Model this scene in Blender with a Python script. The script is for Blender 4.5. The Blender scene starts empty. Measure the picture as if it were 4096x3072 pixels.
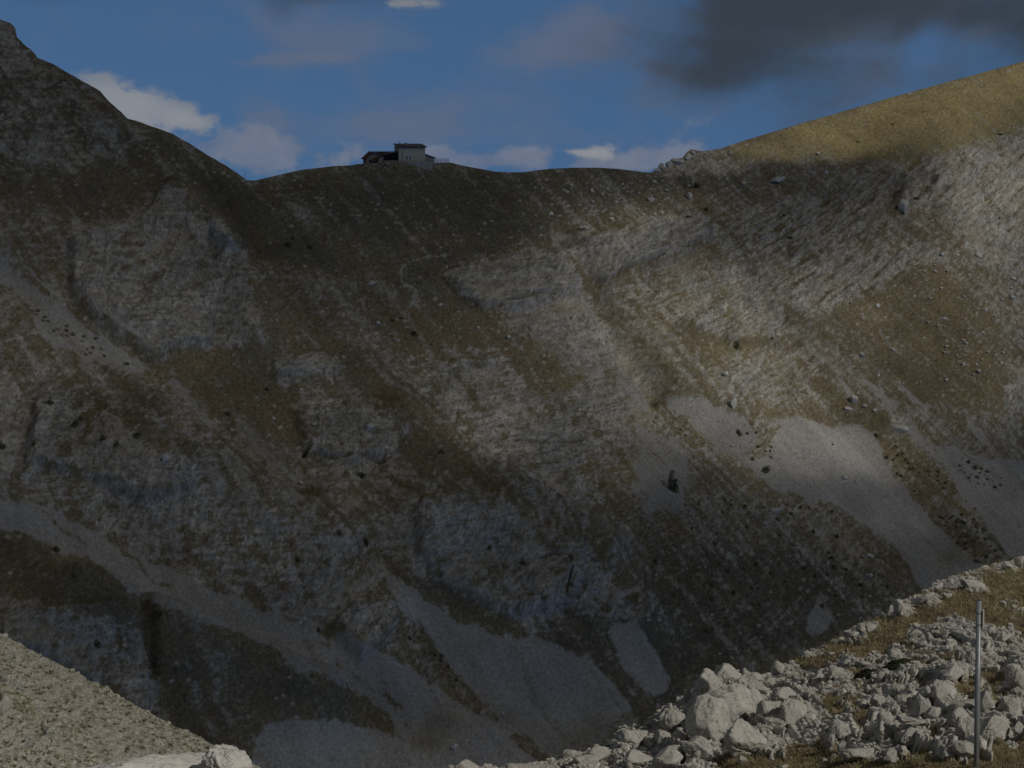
import bpy, bmesh, math, random
import numpy as np
from mathutils import Vector, Matrix, Euler

rnd = random.Random(7)
R = math.radians
scene = bpy.context.scene
COL = scene.collection

# ------------------------------------------------------------------ camera
PITCH = R(-6.0)
FOV = R(25.0)
FPX = 2048 / math.tan(FOV / 2)          # focal length in photograph pixels (4096 wide)
cam_d = bpy.data.cameras.new("camera")
cam = bpy.data.objects.new("camera", cam_d)
COL.objects.link(cam)
cam_d.sensor_width = 36
cam_d.angle = FOV
cam_d.clip_start = 0.1
cam_d.clip_end = 20000
cam.rotation_euler = (R(90) + PITCH, 0, 0)
scene.camera = cam

# ------------------------------------------------------------------ light
SUN_EL, SUN_AZ = R(38), R(128)          # azimuth clockwise from +Y: to the right and behind the camera
SUN = Vector((math.sin(SUN_AZ) * math.cos(SUN_EL), math.cos(SUN_AZ) * math.cos(SUN_EL), math.sin(SUN_EL)))
sun_d = bpy.data.lights.new("sun", 'SUN')
sun_d.energy = 4.2
sun_d.angle = R(0.55)
sun_d.color = (1.0, 0.93, 0.82)
sun = bpy.data.objects.new("sun", sun_d)
COL.objects.link(sun)
sun.rotation_euler = SUN.to_track_quat('Z', 'Y').to_euler()

scene.view_settings.view_transform = 'Standard'
scene.view_settings.look = 'None'
scene.view_settings.exposure = -1.05
scene.view_settings.gamma = 1.0
scene.view_settings.use_curve_mapping = False
scene.render.engine = 'CYCLES'
scene.cycles.max_bounces = 5
scene.cycles.diffuse_bounces = 2
scene.cycles.volume_bounces = 0
scene.cycles.use_denoising = True

CP, SP = math.cos(PITCH), math.sin(PITCH)


def pdir(px, py):
    """direction through a photograph pixel, scaled so that y == 1"""
    u = (np.asarray(px, float) - 2048) / FPX
    v = (1536 - np.asarray(py, float)) / FPX
    dy = CP - v * SP
    return u / dy, (SP + v * CP) / dy


def project(P):
    x, y, z = P[..., 0], P[..., 1], P[..., 2]
    d = y * CP + z * SP
    return 2048 + FPX * x / d, 1536 - FPX * (-y * SP + z * CP) / d


def at(px, py, Y):
    a, e = pdir(px, py)
    return np.array([float(a) * Y, Y, float(e) * Y])


# ------------------------------------------------------------------ sky
world = bpy.data.worlds.new("World")
scene.world = world
world.use_nodes = True
NT = world.node_tree
NT.nodes.clear()


def wn(kind, **kw):
    n = NT.nodes.new(kind)
    for k, v in kw.items():
        setattr(n, k, v)
    return n


def wl(a, b):
    NT.links.new(a, b)


def wmath(op, a, b=None, c=None, clamp=False):
    n = wn('ShaderNodeMath', operation=op, use_clamp=clamp)
    for i, v in enumerate((a, b, c)):
        if v is None:
            continue
        if isinstance(v, (int, float)):
            n.inputs[i].default_value = v
        else:
            wl(v, n.inputs[i])
    return n.outputs[0]


tc = wn('ShaderNodeTexCoord')
sep = wn('ShaderNodeSeparateXYZ')
wl(tc.outputs['Generated'], sep.inputs[0])
# the clear deep-blue sky of high mountains: the sky texture read from higher up the dome everywhere
zz = wmath('MULTIPLY_ADD', wmath('ABSOLUTE', sep.outputs[2]), 0.72, 0.34)
comb = wn('ShaderNodeCombineXYZ')
wl(sep.outputs[0], comb.inputs[0]); wl(sep.outputs[1], comb.inputs[1]); wl(zz, comb.inputs[2])
nrm = wn('ShaderNodeVectorMath', operation='NORMALIZE')
wl(comb.outputs[0], nrm.inputs[0])
sky = wn('ShaderNodeTexSky')
sky.sky_type = 'NISHITA'
sky.sun_disc = False
sky.sun_elevation = SUN_EL
sky.sun_rotation = SUN_AZ
sky.altitude = 2200
sky.air_density = 1.0
sky.dust_density = 0.4
sky.ozone_density = 3.0
wl(nrm.outputs[0], sky.inputs[0])

sc_v = wn('ShaderNodeVectorMath', operation='MULTIPLY')
wl(tc.outputs['Generated'], sc_v.inputs[0])
sc_v.inputs[1].default_value = (1.0, 1.0, 1.7)


def wnoise(scale, detail=6, rough=0.55, dist=0.0, off=(0, 0, 0)):
    ad = wn('ShaderNodeVectorMath', operation='ADD')
    wl(sc_v.outputs[0], ad.inputs[0])
    ad.inputs[1].default_value = off
    n = wn('ShaderNodeTexNoise')
    wl(ad.outputs[0], n.inputs['Vector'])
    n.inputs['Scale'].default_value = scale
    n.inputs['Detail'].default_value = detail
    n.inputs['Roughness'].default_value = rough
    n.inputs['Distortion'].default_value = dist
    return n.outputs['Fac']


nA = wnoise(16, 8, 0.58, 0.3)
nB = wnoise(38, 7, 0.55, 0.2, (3, 1, 2))
nC = wnoise(9, 6, 0.55, 0.4, (7, 4, 1))
uv = wn('ShaderNodeCombineXYZ')
wl(wmath('MULTIPLY', sep.outputs[0], FPX), uv.inputs[0])
wl(wmath('MULTIPLY', sep.outputs[2], FPX), uv.inputs[1])


def blob(px, py, rx, ry, rot=0, amp=1.0):
    a, e = pdir(px, py)
    v = Vector((float(a), 1, float(e))).normalized() * FPX
    m = wn('ShaderNodeMapping', vector_type='TEXTURE')
    m.inputs['Location'].default_value = (v.x, v.z, 0)
    m.inputs['Rotation'].default_value = (0, 0, R(rot))
    m.inputs['Scale'].default_value = (rx, ry, 1)
    wl(uv.outputs[0], m.inputs['Vector'])
    l = wn('ShaderNodeVectorMath', operation='LENGTH')
    wl(m.outputs[0], l.inputs[0])
    sq = wmath('POWER', l.outputs['Value'], 2.0)
    return wmath('MULTIPLY', wmath('EXPONENT', wmath('MULTIPLY', sq, -1.0)), amp)


def total(bs):
    o = bs[0]
    for b in bs[1:]:
        o = wmath('ADD', o, b)
    return o


def sstep(x, lo, hi):
    n = wn('ShaderNodeMapRange', interpolation_type='SMOOTHSTEP')
    wl(x, n.inputs['Value'])
    n.inputs['From Min'].default_value = lo
    n.inputs['From Max'].default_value = hi
    return n.outputs['Result']


def wmix(fac, a, b):
    n = wn('ShaderNodeMix', data_type='RGBA')
    wl(fac, n.inputs['Factor'])
    if isinstance(a, tuple):
        n.inputs['A'].default_value = a
    else:
        wl(a, n.inputs['A'])
    if isinstance(b, tuple):
        n.inputs['B'].default_value = b
    else:
        wl(b, n.inputs['B'])
    return n.outputs['Result']


sc_ = wn('ShaderNodeVectorMath', operation='MULTIPLY')
wl(sky.outputs[0], sc_.inputs[0]); sc_.inputs[1].default_value = (1.04, 1.3, 1.38)
skycol = sc_.outputs[0]
# thin mauve wisps everywhere in the sky, thicker low down
wisp = total([blob(1100, 240, 160, 22, 4, 0.5), blob(1320, 232, 90, 20, 0, 0.5), blob(2350, 120, 120, 160, 30, 0.4), blob(1650, 470, 420, 90, 8, 0.62), blob(2250, 170, 300, 110, 12, 0.6), blob(1050, 470, 130, 120, 0, 0.4),
              blob(2600, 340, 260, 160, 0, 0.5), blob(1400, 160, 500, 110, 0, 0.45), blob(2100, 560, 420, 70, 0, 0.35), nC])
wispm = wmath('MULTIPLY', sstep(wmath('ADD', wisp, wmath('ADD', wmath('MULTIPLY', nA, 1.2), wmath('MULTIPLY', nB, 0.9))), 1.55, 2.35), 0.7)
col1 = wmix(wispm, skycol, (2.5, 2.9, 4.1, 1))
# grey-lilac clouds above the skyline
low = total([blob(1010, 560, 200, 70, 6, 1.0), blob(1230, 630, 330, 75, 0, 0.95), blob(960, 620, 130, 60, -20, 0.7), blob(2150, 640, 420, 48, 0, 1.0),
             blob(2560, 650, 260, 60, 0, 0.8), blob(1850, 620, 300, 50, 0, 0.6), blob(2750, 560, 240, 110, 40, 0.45)])
nG = wnoise(75, 7, 0.6, 0.3, (2, 9, 4))
lowm = sstep(wmath('ADD', low, wmath('MULTIPLY', wmath('ADD', wmath('MULTIPLY', wmath('SUBTRACT', nB, 0.5), 3.6), wmath('MULTIPLY', wmath('SUBTRACT', nG, 0.5), 3.0)), wmath('MINIMUM', wmath('MULTIPLY', low, 1.4), 1.0))), 0.3, 1.15)
lowc = wmix(sstep(nB, 0.35, 0.7), (2.3, 3.0, 4.6, 1), (3.6, 4.1, 5.4, 1))
col2 = wmix(wmath('MULTIPLY', lowm, 0.85), col1, lowc)
# bright cumulus
cum = total([blob(420, 385, 150, 72, -24, 1.1), blob(610, 430, 170, 66, -20, 1.1), blob(770, 480, 130, 48, -14, 0.95), blob(560, 500, 200, 52, -22, 0.8),
             blob(2400, 600, 90, 26, 8, 1.0), blob(2310, 606, 80, 12, -3, 0.8), blob(2425, 630, 50, 30, 0, .7), blob(2350, 622, 60, 18, 0, 0.7), blob(1640, 10, 170, 26, 0, 0.75)])
nE = wnoise(60, 8, 0.6, 0.1, (5, 2, 8))
nF = wnoise(120, 6, 0.6, 0.2, (1, 6, 3))
cumm = sstep(wmath('ADD', cum, wmath('MULTIPLY', wmath('ADD', wmath('MULTIPLY', wmath('SUBTRACT', nE, 0.5), 2.6), wmath('MULTIPLY', wmath('SUBTRACT', nF, 0.5), 2.4)), wmath('MINIMUM', wmath('MULTIPLY', cum, 1.6), 1.0))), 0.2, 1.1)
cumc = wmix(sstep(wmath('ADD', nA, wmath('MULTIPLY', cum, 0.25)), 0.5, 0.95), (3.4, 3.9, 4.8, 1), (5.3, 5.6, 6.1, 1))
col3 = wmix(wmath('MULTIPLY', cumm, 0.92), col2, cumc)
# the dark cloud bank at the upper right and shreds of it along the top
drk = total([blob(2550, 160, 330, 150, 10, 0.45), blob(2750, 330, 260, 110, 0, 0.4), blob(3150, 40, 420, 210, 0, 1.2), blob(3800, 20, 620, 150, -4, 1.35), blob(2950, 280, 330, 150, 0, 0.8), blob(3300, 420, 330, 110, 15, 0.62), blob(4150, 180, 180, 120, 0, 1.0),
             blob(3750, 300, 240, 80, 0, 0.55), blob(1400, -40, 330, 60, 0, 0.9), blob(160, -40, 220, 50, 0, 0.7), blob(1120, 30, 80, 70, 0, 0.35),
             blob(3300, -500, 900, 320, 0, 0.95)])
hole = total([blob(3700, 200, 110, 60, 70, 0.8), blob(3480, 200, 150, 45, 0, 0.35), blob(2700, 60, 120, 130, 0, 0.2)])
drkm = sstep(wmath('ADD', wmath('SUBTRACT', drk, hole), wmath('MULTIPLY', wmath('ADD', wmath('MULTIPLY', wmath('SUBTRACT', nA, 0.5), 2.4), wmath('MULTIPLY', wmath('SUBTRACT', nB, 0.5), 1.0)), wmath('MINIMUM', wmath('MULTIPLY', drk, 1.5), 1.0))), 0.02, 1.6)
drkc = wmix(sstep(wmath('ADD', nC, wmath('MULTIPLY', drk, -0.12)), 0.3, 0.62), (0.75, 0.93, 1.18, 1), (1.3, 1.58, 2.1, 1))
col4 = wmix(wmath('MULTIPLY', drkm, 0.93), col3, drkc)
# broken grey cloud added over the unseen sky higher up, to neutralise the fill
cov_ = wmath('ADD', sep.outputs[2], wmath('MULTIPLY', wmath('SUBTRACT', nC, 0.5), 0.4))
covm = wmath('MULTIPLY', sstep(cov_, 0.1, 0.2), 0.95)
col4 = wmix(covm, col4, wmix(sstep(nA, 0.35, 0.65), (1.15, 1.11, 1.02, 1), (2.3, 2.2, 1.98, 1)))
bg = wn('ShaderNodeBackground')
bg.inputs['Strength'].default_value = 0.1
wl(col4, bg.inputs['Color'])
wo = wn('ShaderNodeOutputWorld')
wl(bg.outputs[0], wo.inputs['Surface'])


# ------------------------------------------------------------------ numpy noise
def hsh(ix, iy, seed):
    n = ix.astype(np.uint32) * np.uint32(374761393) + iy.astype(np.uint32) * np.uint32(668265263) + np.uint32((seed * 1442695041) & 0xffffffff)
    n = (n ^ (n >> np.uint32(13))) * np.uint32(1274126177)
    n = (n ^ (n >> np.uint32(15))) * np.uint32(2246822519)
    return n ^ (n >> np.uint32(16))


_ang = np.linspace(0, 2 * np.pi, 256, endpoint=False)
GX, GY = np.cos(_ang).astype(np.float32), np.sin(_ang).astype(np.float32)


def perlin(x, y, seed=0):
    x = np.asarray(x, np.float32); y = np.asarray(y, np.float32)
    fx, fy = np.floor(x), np.floor(y)
    ix, iy = fx.astype(np.int64), fy.astype(np.int64)
    x = x - fx; y = y - fy
    u = x * x * x * (x * (x * 6 - 15) + 10)
    v = y * y * y * (y * (y * 6 - 15) + 10)

    def g(dx, dy):
        h = hsh(ix + dx, iy + dy, seed) & np.uint32(255)
        return GX[h] * (x - dx) + GY[h] * (y - dy)
    a = g(0, 0); b = g(1, 0); c = g(0, 1); d = g(1, 1)
    a += (b - a) * u
    c += (d - c) * u
    return (a + (c - a) * v) * 1.4


def fbm(x, y, octs=4, seed=0, gain=0.5, lac=2.03):
    o = 0; amp = 1; tot = 0
    for i in range(octs):
        o = o + amp * perlin(x, y, seed + i * 17)
        tot += amp
        amp *= gain; x = x * lac + 11.3; y = y * lac + 5.7
    return o / tot


def ridged(x, y, octs=4, seed=0):
    o = 0; amp = 1; tot = 0
    for i in range(octs):
        o = o + amp * (1 - 2.2 * np.abs(perlin(x, y, seed + i * 31)))
        tot += amp
        amp *= 0.5; x = x * 2.07 + 3.1; y = y * 2.07 + 9.2
    return o / tot


def worley(x, y, seed=0):
    """F1, F2 and a random number per cell, plus the offset to the nearest seed"""
    x = np.asarray(x, np.float32); y = np.asarray(y, np.float32)
    fx, fy = np.floor(x).astype(np.int64), np.floor(y).astype(np.int64)
    f1 = np.full(x.shape, 9, np.float32); f2 = f1.copy()
    cid = np.zeros(x.shape, np.float32); ox = cid.copy(); oy = cid.copy()
    for dx in (-1, 0, 1):
        for dy in (-1, 0, 1):
            h = hsh(fx + dx, fy + dy, seed)
            rx = (h & np.uint32(1023)).astype(np.float32) / 1023
            ry = ((h >> np.uint32(10)) & np.uint32(1023)).astype(np.float32) / 1023
            ri = (h >> np.uint32(20)).astype(np.float32) / 4096
            ax = fx + dx + rx - x; ay = fy + dy + ry - y
            d = np.sqrt(ax * ax + ay * ay)
            near = d < f1
            f2 = np.where(near, f1, np.minimum(f2, d))
            cid = np.where(near, ri, cid); ox = np.where(near, ax, ox); oy = np.where(near, ay, oy)
            f1 = np.where(near, d, f1)
    return f1, f2, cid, ox, oy


def smooth(x, lo, hi):
    t = np.clip((x - lo) / (hi - lo), 0, 1)
    return t * t * (3 - 2 * t)


def lerp(a, b, t):
    return a + (b - a) * t


def lerpc(a, b, t):
    return a + (np.asarray(b, np.float32) - a) * t[..., None]


# ------------------------------------------------------------------ land-cover fields (8 photograph pixels per cell)
FW, FH, CELL = 512, 384, 8
gx, gy = np.meshgrid(np.arange(FW) * CELL + 4.0, np.arange(FH) * CELL + 4.0)


def poly_sd(poly):
    """signed distance in pixels, positive inside"""
    P = np.array(poly, float)
    x0, y0 = P.min(0) - 220; x1, y1 = P.max(0) + 220
    sl = (slice(max(0, int(y0 // CELL)), max(0, int(y1 // CELL) + 1)), slice(max(0, int(x0 // CELL)), max(0, int(x1 // CELL) + 1)))
    X, Y = gx[sl], gy[sl]
    d2 = np.full(X.shape, 1e12); ins = np.zeros(X.shape, bool)
    for (ax, ay), (bx, by) in zip(P, np.roll(P, -1, 0)):
        ex, ey = bx - ax, by - ay
        t = np.clip(((X - ax) * ex + (Y - ay) * ey) / (ex * ex + ey * ey + 1e-9), 0, 1)
        d2 = np.minimum(d2, (X - ax - t * ex) ** 2 + (Y - ay - t * ey) ** 2)
        c = ((ay <= Y) & (by > Y)) | ((by <= Y) & (ay > Y))
        if ey != 0:
            ins ^= c & (X < ax + (Y - ay) * ex / ey)
    d = np.sqrt(d2)
    return sl, np.where(ins, d, -d)


def line_d(line, X, Y):
    P = np.array(line, float)
    d2 = np.full(np.shape(X), 1e12)
    for (ax, ay), (bx, by) in zip(P[:-1], P[1:]):
        ex, ey = bx - ax, by - ay
        t = np.clip(((X - ax) * ex + (Y - ay) * ey) / (ex * ex + ey * ey + 1e-9), 0, 1)
        d2 = np.minimum(d2, (X - ax - t * ex) ** 2 + (Y - ay - t * ey) ** 2)
    return np.sqrt(d2)


def paint(F, poly, val, feather=48):
    sl, sd = poly_sd(poly)
    w = smooth(sd, -feather, feather)
    F[sl] += (val - F[sl]) * w


def crop(o, pts, s=0.6329):
    return [(o[0] + x * s, o[1] + y * s) for x, y in pts]


C1, C2, C3 = (0, 0), (1350, 0), (2696, 0)
C4, C5, C6 = (0, 1000), (1350, 1000), (2696, 1000)
C7, C8, C9 = (0, 2022), (1350, 2022), (2696, 2022)

F_stone = np.full((FH, FW), 0.42)       # share of bare stone against turf
F_scree = np.zeros((FH, FW))            # loose scree
F_gold = np.full((FH, FW), 0.0)         # -1 dark olive turf, 0 brown, 1 golden
F_rough = np.full((FH, FW), 0.35)       # relief of the bedrock
F_strat = np.full((FH, FW), 0.3)            # bedding visible

# --- broad turf areas
hut_turf = [(480, 500), (640, 520), (800, 610), (980, 730), (1400, 655), (2000, 690), (2500, 675), (2750, 700), (2950, 720), (2700, 780), (2300, 860), (2150, 960), (1850, 1040), (1950, 1220),
            (2000, 1330), (1850, 1260), (1640, 1160), (1500, 1150), (1300, 1080), (1000, 1030), (860, 860), (730, 700), (640, 640)]
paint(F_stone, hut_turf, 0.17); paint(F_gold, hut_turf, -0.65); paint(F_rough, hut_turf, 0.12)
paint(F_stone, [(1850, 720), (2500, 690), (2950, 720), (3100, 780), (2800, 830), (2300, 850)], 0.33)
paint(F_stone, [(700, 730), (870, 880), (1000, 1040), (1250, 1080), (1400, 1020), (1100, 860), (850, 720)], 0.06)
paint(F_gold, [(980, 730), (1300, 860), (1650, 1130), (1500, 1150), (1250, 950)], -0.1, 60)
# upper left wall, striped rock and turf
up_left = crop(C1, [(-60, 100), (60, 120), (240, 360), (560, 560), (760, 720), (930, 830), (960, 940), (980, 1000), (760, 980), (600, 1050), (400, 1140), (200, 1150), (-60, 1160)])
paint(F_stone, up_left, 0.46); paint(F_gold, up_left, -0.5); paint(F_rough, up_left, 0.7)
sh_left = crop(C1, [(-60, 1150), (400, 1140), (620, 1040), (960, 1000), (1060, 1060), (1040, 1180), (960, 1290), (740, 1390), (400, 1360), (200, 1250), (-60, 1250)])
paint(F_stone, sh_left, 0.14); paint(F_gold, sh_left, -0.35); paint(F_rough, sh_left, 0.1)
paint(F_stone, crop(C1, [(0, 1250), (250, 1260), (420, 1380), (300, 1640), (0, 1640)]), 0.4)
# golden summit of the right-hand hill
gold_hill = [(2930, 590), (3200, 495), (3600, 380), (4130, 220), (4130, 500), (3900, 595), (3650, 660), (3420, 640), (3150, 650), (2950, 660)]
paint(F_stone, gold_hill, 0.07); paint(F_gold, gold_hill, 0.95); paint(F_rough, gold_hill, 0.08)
paint(F_stone, [(2850, 610), (3000, 600), (3300, 600), (3450, 640), (3150, 700), (2900, 690)], 0.36)
paint(F_stone, [(2620, 690), (2750, 600), (2920, 600), (2860, 680), (2700, 700)], 0.6)
# the turf of the centre
paint(F_stone, crop(C5, [(120, 190), (330, 330), (600, 330), (900, 420), (1060, 560), (1000, 640), (640, 660), (400, 600), (240, 420)]), 0.16)
paint(F_gold, crop(C5, [(120, 190), (330, 330), (600, 330), (900, 420), (1060, 560), (1000, 640), (640, 660), (400, 600), (240, 420)]), 0.05)
paint(F_stone, [(1050, 1080), (1150, 1180), (1300, 1330), (1480, 1500), (1430, 1520), (1290, 1430), (1080, 1380), (1050, 1250)], 0.12)
paint(F_stone, crop(C4, [(980, 740), (1100, 640), (1600, 620), (1750, 700), (1700, 800), (1900, 900), (1900, 1050), (2000, 1190), (1850, 1230), (1600, 1150), (1350, 1000), (1100, 830)]), 0.1)
paint(F_gold, crop(C4, [(980, 740), (1100, 640), (2100, 400), (2212, 640), (1750, 800), (1900, 900), (1900, 1050), (2000, 1190), (1850, 1230), (1600, 1150), (1350, 1000), (1100, 830)]), 0.1)
paint(F_stone, crop(C5, [(0, 600), (150, 700), (300, 830), (520, 1060), (800, 1260), (1000, 1400), (1130, 1520), (1000, 1560), (760, 1420), (600, 1330), (420, 1200), (300, 1000), (0, 820)]), 0.13)
paint(F_stone, crop(C5, [(420, 1140), (700, 1300), (780, 1400), (560, 1420), (380, 1280)]), 0.1)
paint(F_gold, crop(C5, [(0, 600), (150, 700), (300, 830), (520, 1060), (1000, 1400), (600, 1400), (0, 1100)]), -0.15)
paint(F_stone, crop(C5, [(1040, 600), (1200, 640), (1390, 880), (1300, 880), (1100, 760)]), 0.1)
paint(F_stone, crop(C5, [(1300, 660), (1420, 700), (1560, 890), (1500, 880), (1380, 760)]), 0.12)
paint(F_stone, crop(C5, [(1400, 20), (1520, 150), (1640, 290), (1580, 290), (1480, 160)]), 0.05, 8)
paint(F_gold, crop(C5, [(1400, 20), (1520, 150), (1640, 290), (1580, 290), (1480, 160)]), -0.7, 8)
paint(F_gold, [(1980, 1200), (2650, 1250), (2800, 1700), (2600, 1950), (2300, 1900), (2200, 1600)], 0.45, 60)
paint(F_stone, [(2500, 1350), (2700, 1300), (2800, 1480), (2640, 1560)], 0.4, 50)
# brown hillside on the right, dotted with white stones
brown = crop(C6, [(830, 400), (1250, 250), (1550, 70), (1850, 180), (2050, 480), (2080, 800), (2040, 1000), (1750, 930), (1500, 1000), (1380, 980), (1080, 660)])
paint(F_stone, brown, 0.2); paint(F_gold, brown, 0.3); paint(F_rough, brown, 0.15)
paint(F_gold, [(2600, 820), (2900, 900), (3000, 1200), (3200, 1400), (3100, 1700), (2800, 1550), (2700, 1200)], 0.45, 60)
paint(F_stone, crop(C6, [(0, 60), (400, 60), (560, 250), (100, 260)]), 0.45)
paint(F_stone, crop(C6, [(100, 480), (330, 560), (640, 560), (420, 720), (200, 720), (60, 640)]), 0.14)
paint(F_stone, crop(C6, [(200, 930), (480, 960), (1000, 1020), (1380, 1060), (1260, 1140), (700, 1060), (430, 1060)]), 0.18)
paint(F_stone, crop(C6, [(820, 830), (980, 800), (1080, 940), (1000, 1000), (840, 960)]), 0.15)
paint(F_gold, crop(C6, [(0, 880), (1400, 1000), (2200, 1300), (2200, 1659), (0, 1659)]), 0.3, 60)
paint(F_stone, [(3500, 1760), (3700, 1830), (3800, 1960), (3720, 1990), (3600, 1850)], 0.14)
# dark scrubby ground above the near ridge
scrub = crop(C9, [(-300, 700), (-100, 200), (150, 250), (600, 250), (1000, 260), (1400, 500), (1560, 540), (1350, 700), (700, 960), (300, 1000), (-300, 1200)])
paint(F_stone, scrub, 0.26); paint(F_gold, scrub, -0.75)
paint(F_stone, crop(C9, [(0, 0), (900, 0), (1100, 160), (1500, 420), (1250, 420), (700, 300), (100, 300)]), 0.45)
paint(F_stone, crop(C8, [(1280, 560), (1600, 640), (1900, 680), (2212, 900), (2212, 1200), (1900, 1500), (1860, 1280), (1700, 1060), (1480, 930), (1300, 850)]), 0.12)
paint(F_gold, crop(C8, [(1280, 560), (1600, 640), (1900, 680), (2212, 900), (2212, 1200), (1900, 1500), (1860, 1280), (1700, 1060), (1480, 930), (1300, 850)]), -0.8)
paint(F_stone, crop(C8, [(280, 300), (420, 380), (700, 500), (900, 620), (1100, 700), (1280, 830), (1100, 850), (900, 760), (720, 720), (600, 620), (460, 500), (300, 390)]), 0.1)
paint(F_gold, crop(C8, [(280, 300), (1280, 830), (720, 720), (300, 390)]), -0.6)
# lower-left turf hump and its cliff
hump = crop(C7, [(-60, 130), (330, 260), (560, 350), (760, 480), (860, 580), (1300, 730), (1640, 880), (1900, 1060), (2212, 1150), (2212, 1400), (1650, 1350), (1700, 1659), (1300, 1659), (900, 1300), (880, 900), (700, 740), (300, 600), (-60, 570)])
paint(F_stone, hump, 0.1); paint(F_gold, hump, -0.4); paint(F_rough, hump, 0.12)
paint(F_stone, crop(C8, [(-40, 1120), (90, 1160), (250, 1260), (350, 1340), (410, 1480), (300, 1470), (150, 1410), (-40, 1390)]), 0.1)

# --- bedrock
def rock(poly, f=0.85, rough=1.0, strat=0.0, feather=60):
    feather = max(feather, 13); strat = max(strat, 0.45)
    paint(F_stone, poly, f, feather); paint(F_rough, poly, rough, feather); paint(F_strat, poly, strat, feather)


rock(crop(C1, [(480, 1430), (560, 1450), (740, 1390), (880, 1370), (960, 1280), (1060, 1170), (1150, 1150), (1210, 1250), (1310, 1400), (1380, 1400), (1460, 1500), (1540, 1600)]) +
     crop(C4, [(1530, 100), (1530, 260), (1560, 400), (1560, 500), (1480, 560), (1350, 590), (1000, 570), (800, 450), (640, 330), (480, 200), (440, 80), (470, -100)]), 0.8, 1.0)
rock(crop(C4, [(820, 420), (1000, 330), (1540, 300), (1560, 500), (1350, 590), (1000, 570)]), 0.95, 0.8, 0.7)
rock(crop(C1, [(1240, 1390), (1370, 1370), (1460, 1500), (1560, 1650), (1400, 1650), (1270, 1500)]), 1.1, 0.9, 0, 8)
rock([(0, 1506), (127, 1525), (304, 1570), (405, 1608), (506, 1715), (633, 1842), (753, 1848), (791, 1937), (950, 1937), (1100, 2050), (1300, 2100), (1500, 2150), (1550, 2300), (1590, 2450), (1560, 2560), (1400, 2560),
      (1171, 2450), (911, 2350), (665, 2230), (354, 2080), (230, 1970), (0, 1880)], 0.62, 1.0)
rock([(150, 1560), (420, 1620), (620, 1850), (760, 1850), (780, 1960), (600, 2000), (350, 1850), (130, 1800)], 0.8, 1.1)
paint(F_stone, [(0, 1500), (130, 1640), (130, 1860), (0, 1900)], 0.85)
rock([(1089, 1437), (1241, 1411), (1367, 1430), (1390, 1470), (1200, 1500), (1110, 1480)], 0.75, 0.9, 0.4, 10)
rock([(1200, 1620), (1400, 1590), (1560, 1640), (1640, 1710), (1600, 1760), (1560, 1870), (1400, 1900), (1240, 1800)], 0.68, 1.1, 0.4)
rock([(1787, 1101), (1907, 1057), (2173, 1019), (2236, 1006), (2268, 1051), (2318, 1101), (2331, 1146), (2217, 1165), (2084, 1184), (2002, 1203), (1939, 1234), (1900, 1205), (1837, 1177)], 1.25, 1.0, 0.6, 14)
rock([(2223, 950), (2363, 937), (2489, 918), (2616, 874), (2750, 855), (2797, 848), (2860, 911), (2823, 950), (2734, 987), (2650, 1013), (2515, 1051), (2426, 1120), (2388, 1114), (2312, 1051)], 1.15, 1.0, 0.6, 14)
talus = crop(C5, [(1000, 330), (1500, 240), (1640, 340), (1800, 450), (1900, 600), (2000, 740), (1900, 800), (1700, 760), (1500, 700), (1350, 620), (1200, 520), (1060, 440)])
rock(talus, 0.78, 0.3, 0.2)
rock(crop(C5, [(650, 660), (1000, 660), (1300, 900), (1500, 880), (1620, 900), (1650, 1050), (1600, 1150), (1560, 1400), (1650, 1500), (1500, 1580), (1200, 1540), (1000, 1400), (900, 1300), (640, 1060), (540, 900)]), 0.66, 0.8, 0.9)
rock(crop(C5, [(1080, 1020), (1300, 1000), (1560, 1120), (1540, 1400), (1620, 1500), (1450, 1560), (1300, 1400), (1100, 1250)]), 0.9, 0.8, 1.0)
rock(crop(C5, [(1560, 700), (1700, 760), (1960, 860), (1900, 1000), (1880, 1200), (1700, 1420), (1640, 1300), (1640, 1060), (1600, 900)]), 0.72, 0.5, 0.6)
# right-hand strata, dipping to the left
rock([(3240, 785), (3424, 690), (3601, 652), (3646, 747), (3633, 823), (3519, 918), (3329, 1013), (3202, 1050), (3000, 1010), (2850, 930), (2900, 850), (3139, 820)], 0.66, 1.0, 1.0)
rock(crop(C6, [(640, 160), (900, 40), (1200, -40), (1650, -20), (1480, 120), (1250, 230), (1100, 320), (830, 400), (740, 280)]), 0.78, 0.9, 1.0)
rock(crop(C6, [(40, 400), (300, 300), (600, 250), (650, 330), (750, 500), (640, 540), (350, 550), (180, 480)]), 0.88, 0.9, 1.0, 12)
rock([(2720, 1080), (3000, 1050), (3150, 1150), (2900, 1200), (2500, 1250), (2450, 1150)], 0.6, 0.6, 0.8)
rock([(3700, 640), (3899, 590), (4096, 519), (4140, 510), (4140, 1060), (3980, 1080), (3840, 940), (3772, 780), (3650, 830), (3640, 730)], 0.84, 0.9, 0.8)
rock([(3950, 980), (4140, 980), (4140, 1250), (4040, 1180)], 0.7, 0.6, 0.4)
rock([(4013, 1544), (4140, 1500), (4140, 1680), (4057, 1640)], 0.85, 0.8, 0.3, 12)
rock(crop(C6, [(420, 640), (830, 560), (1000, 760), (820, 840), (900, 960), (400, 900), (300, 800)]), 0.6, 0.5, 0.7)
rock(crop(C6, [(1380, 1045), (1470, 1055), (1520, 1140), (1440, 1140), (1380, 1100)]), 1.0, 0.9, 0, 8)
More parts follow.
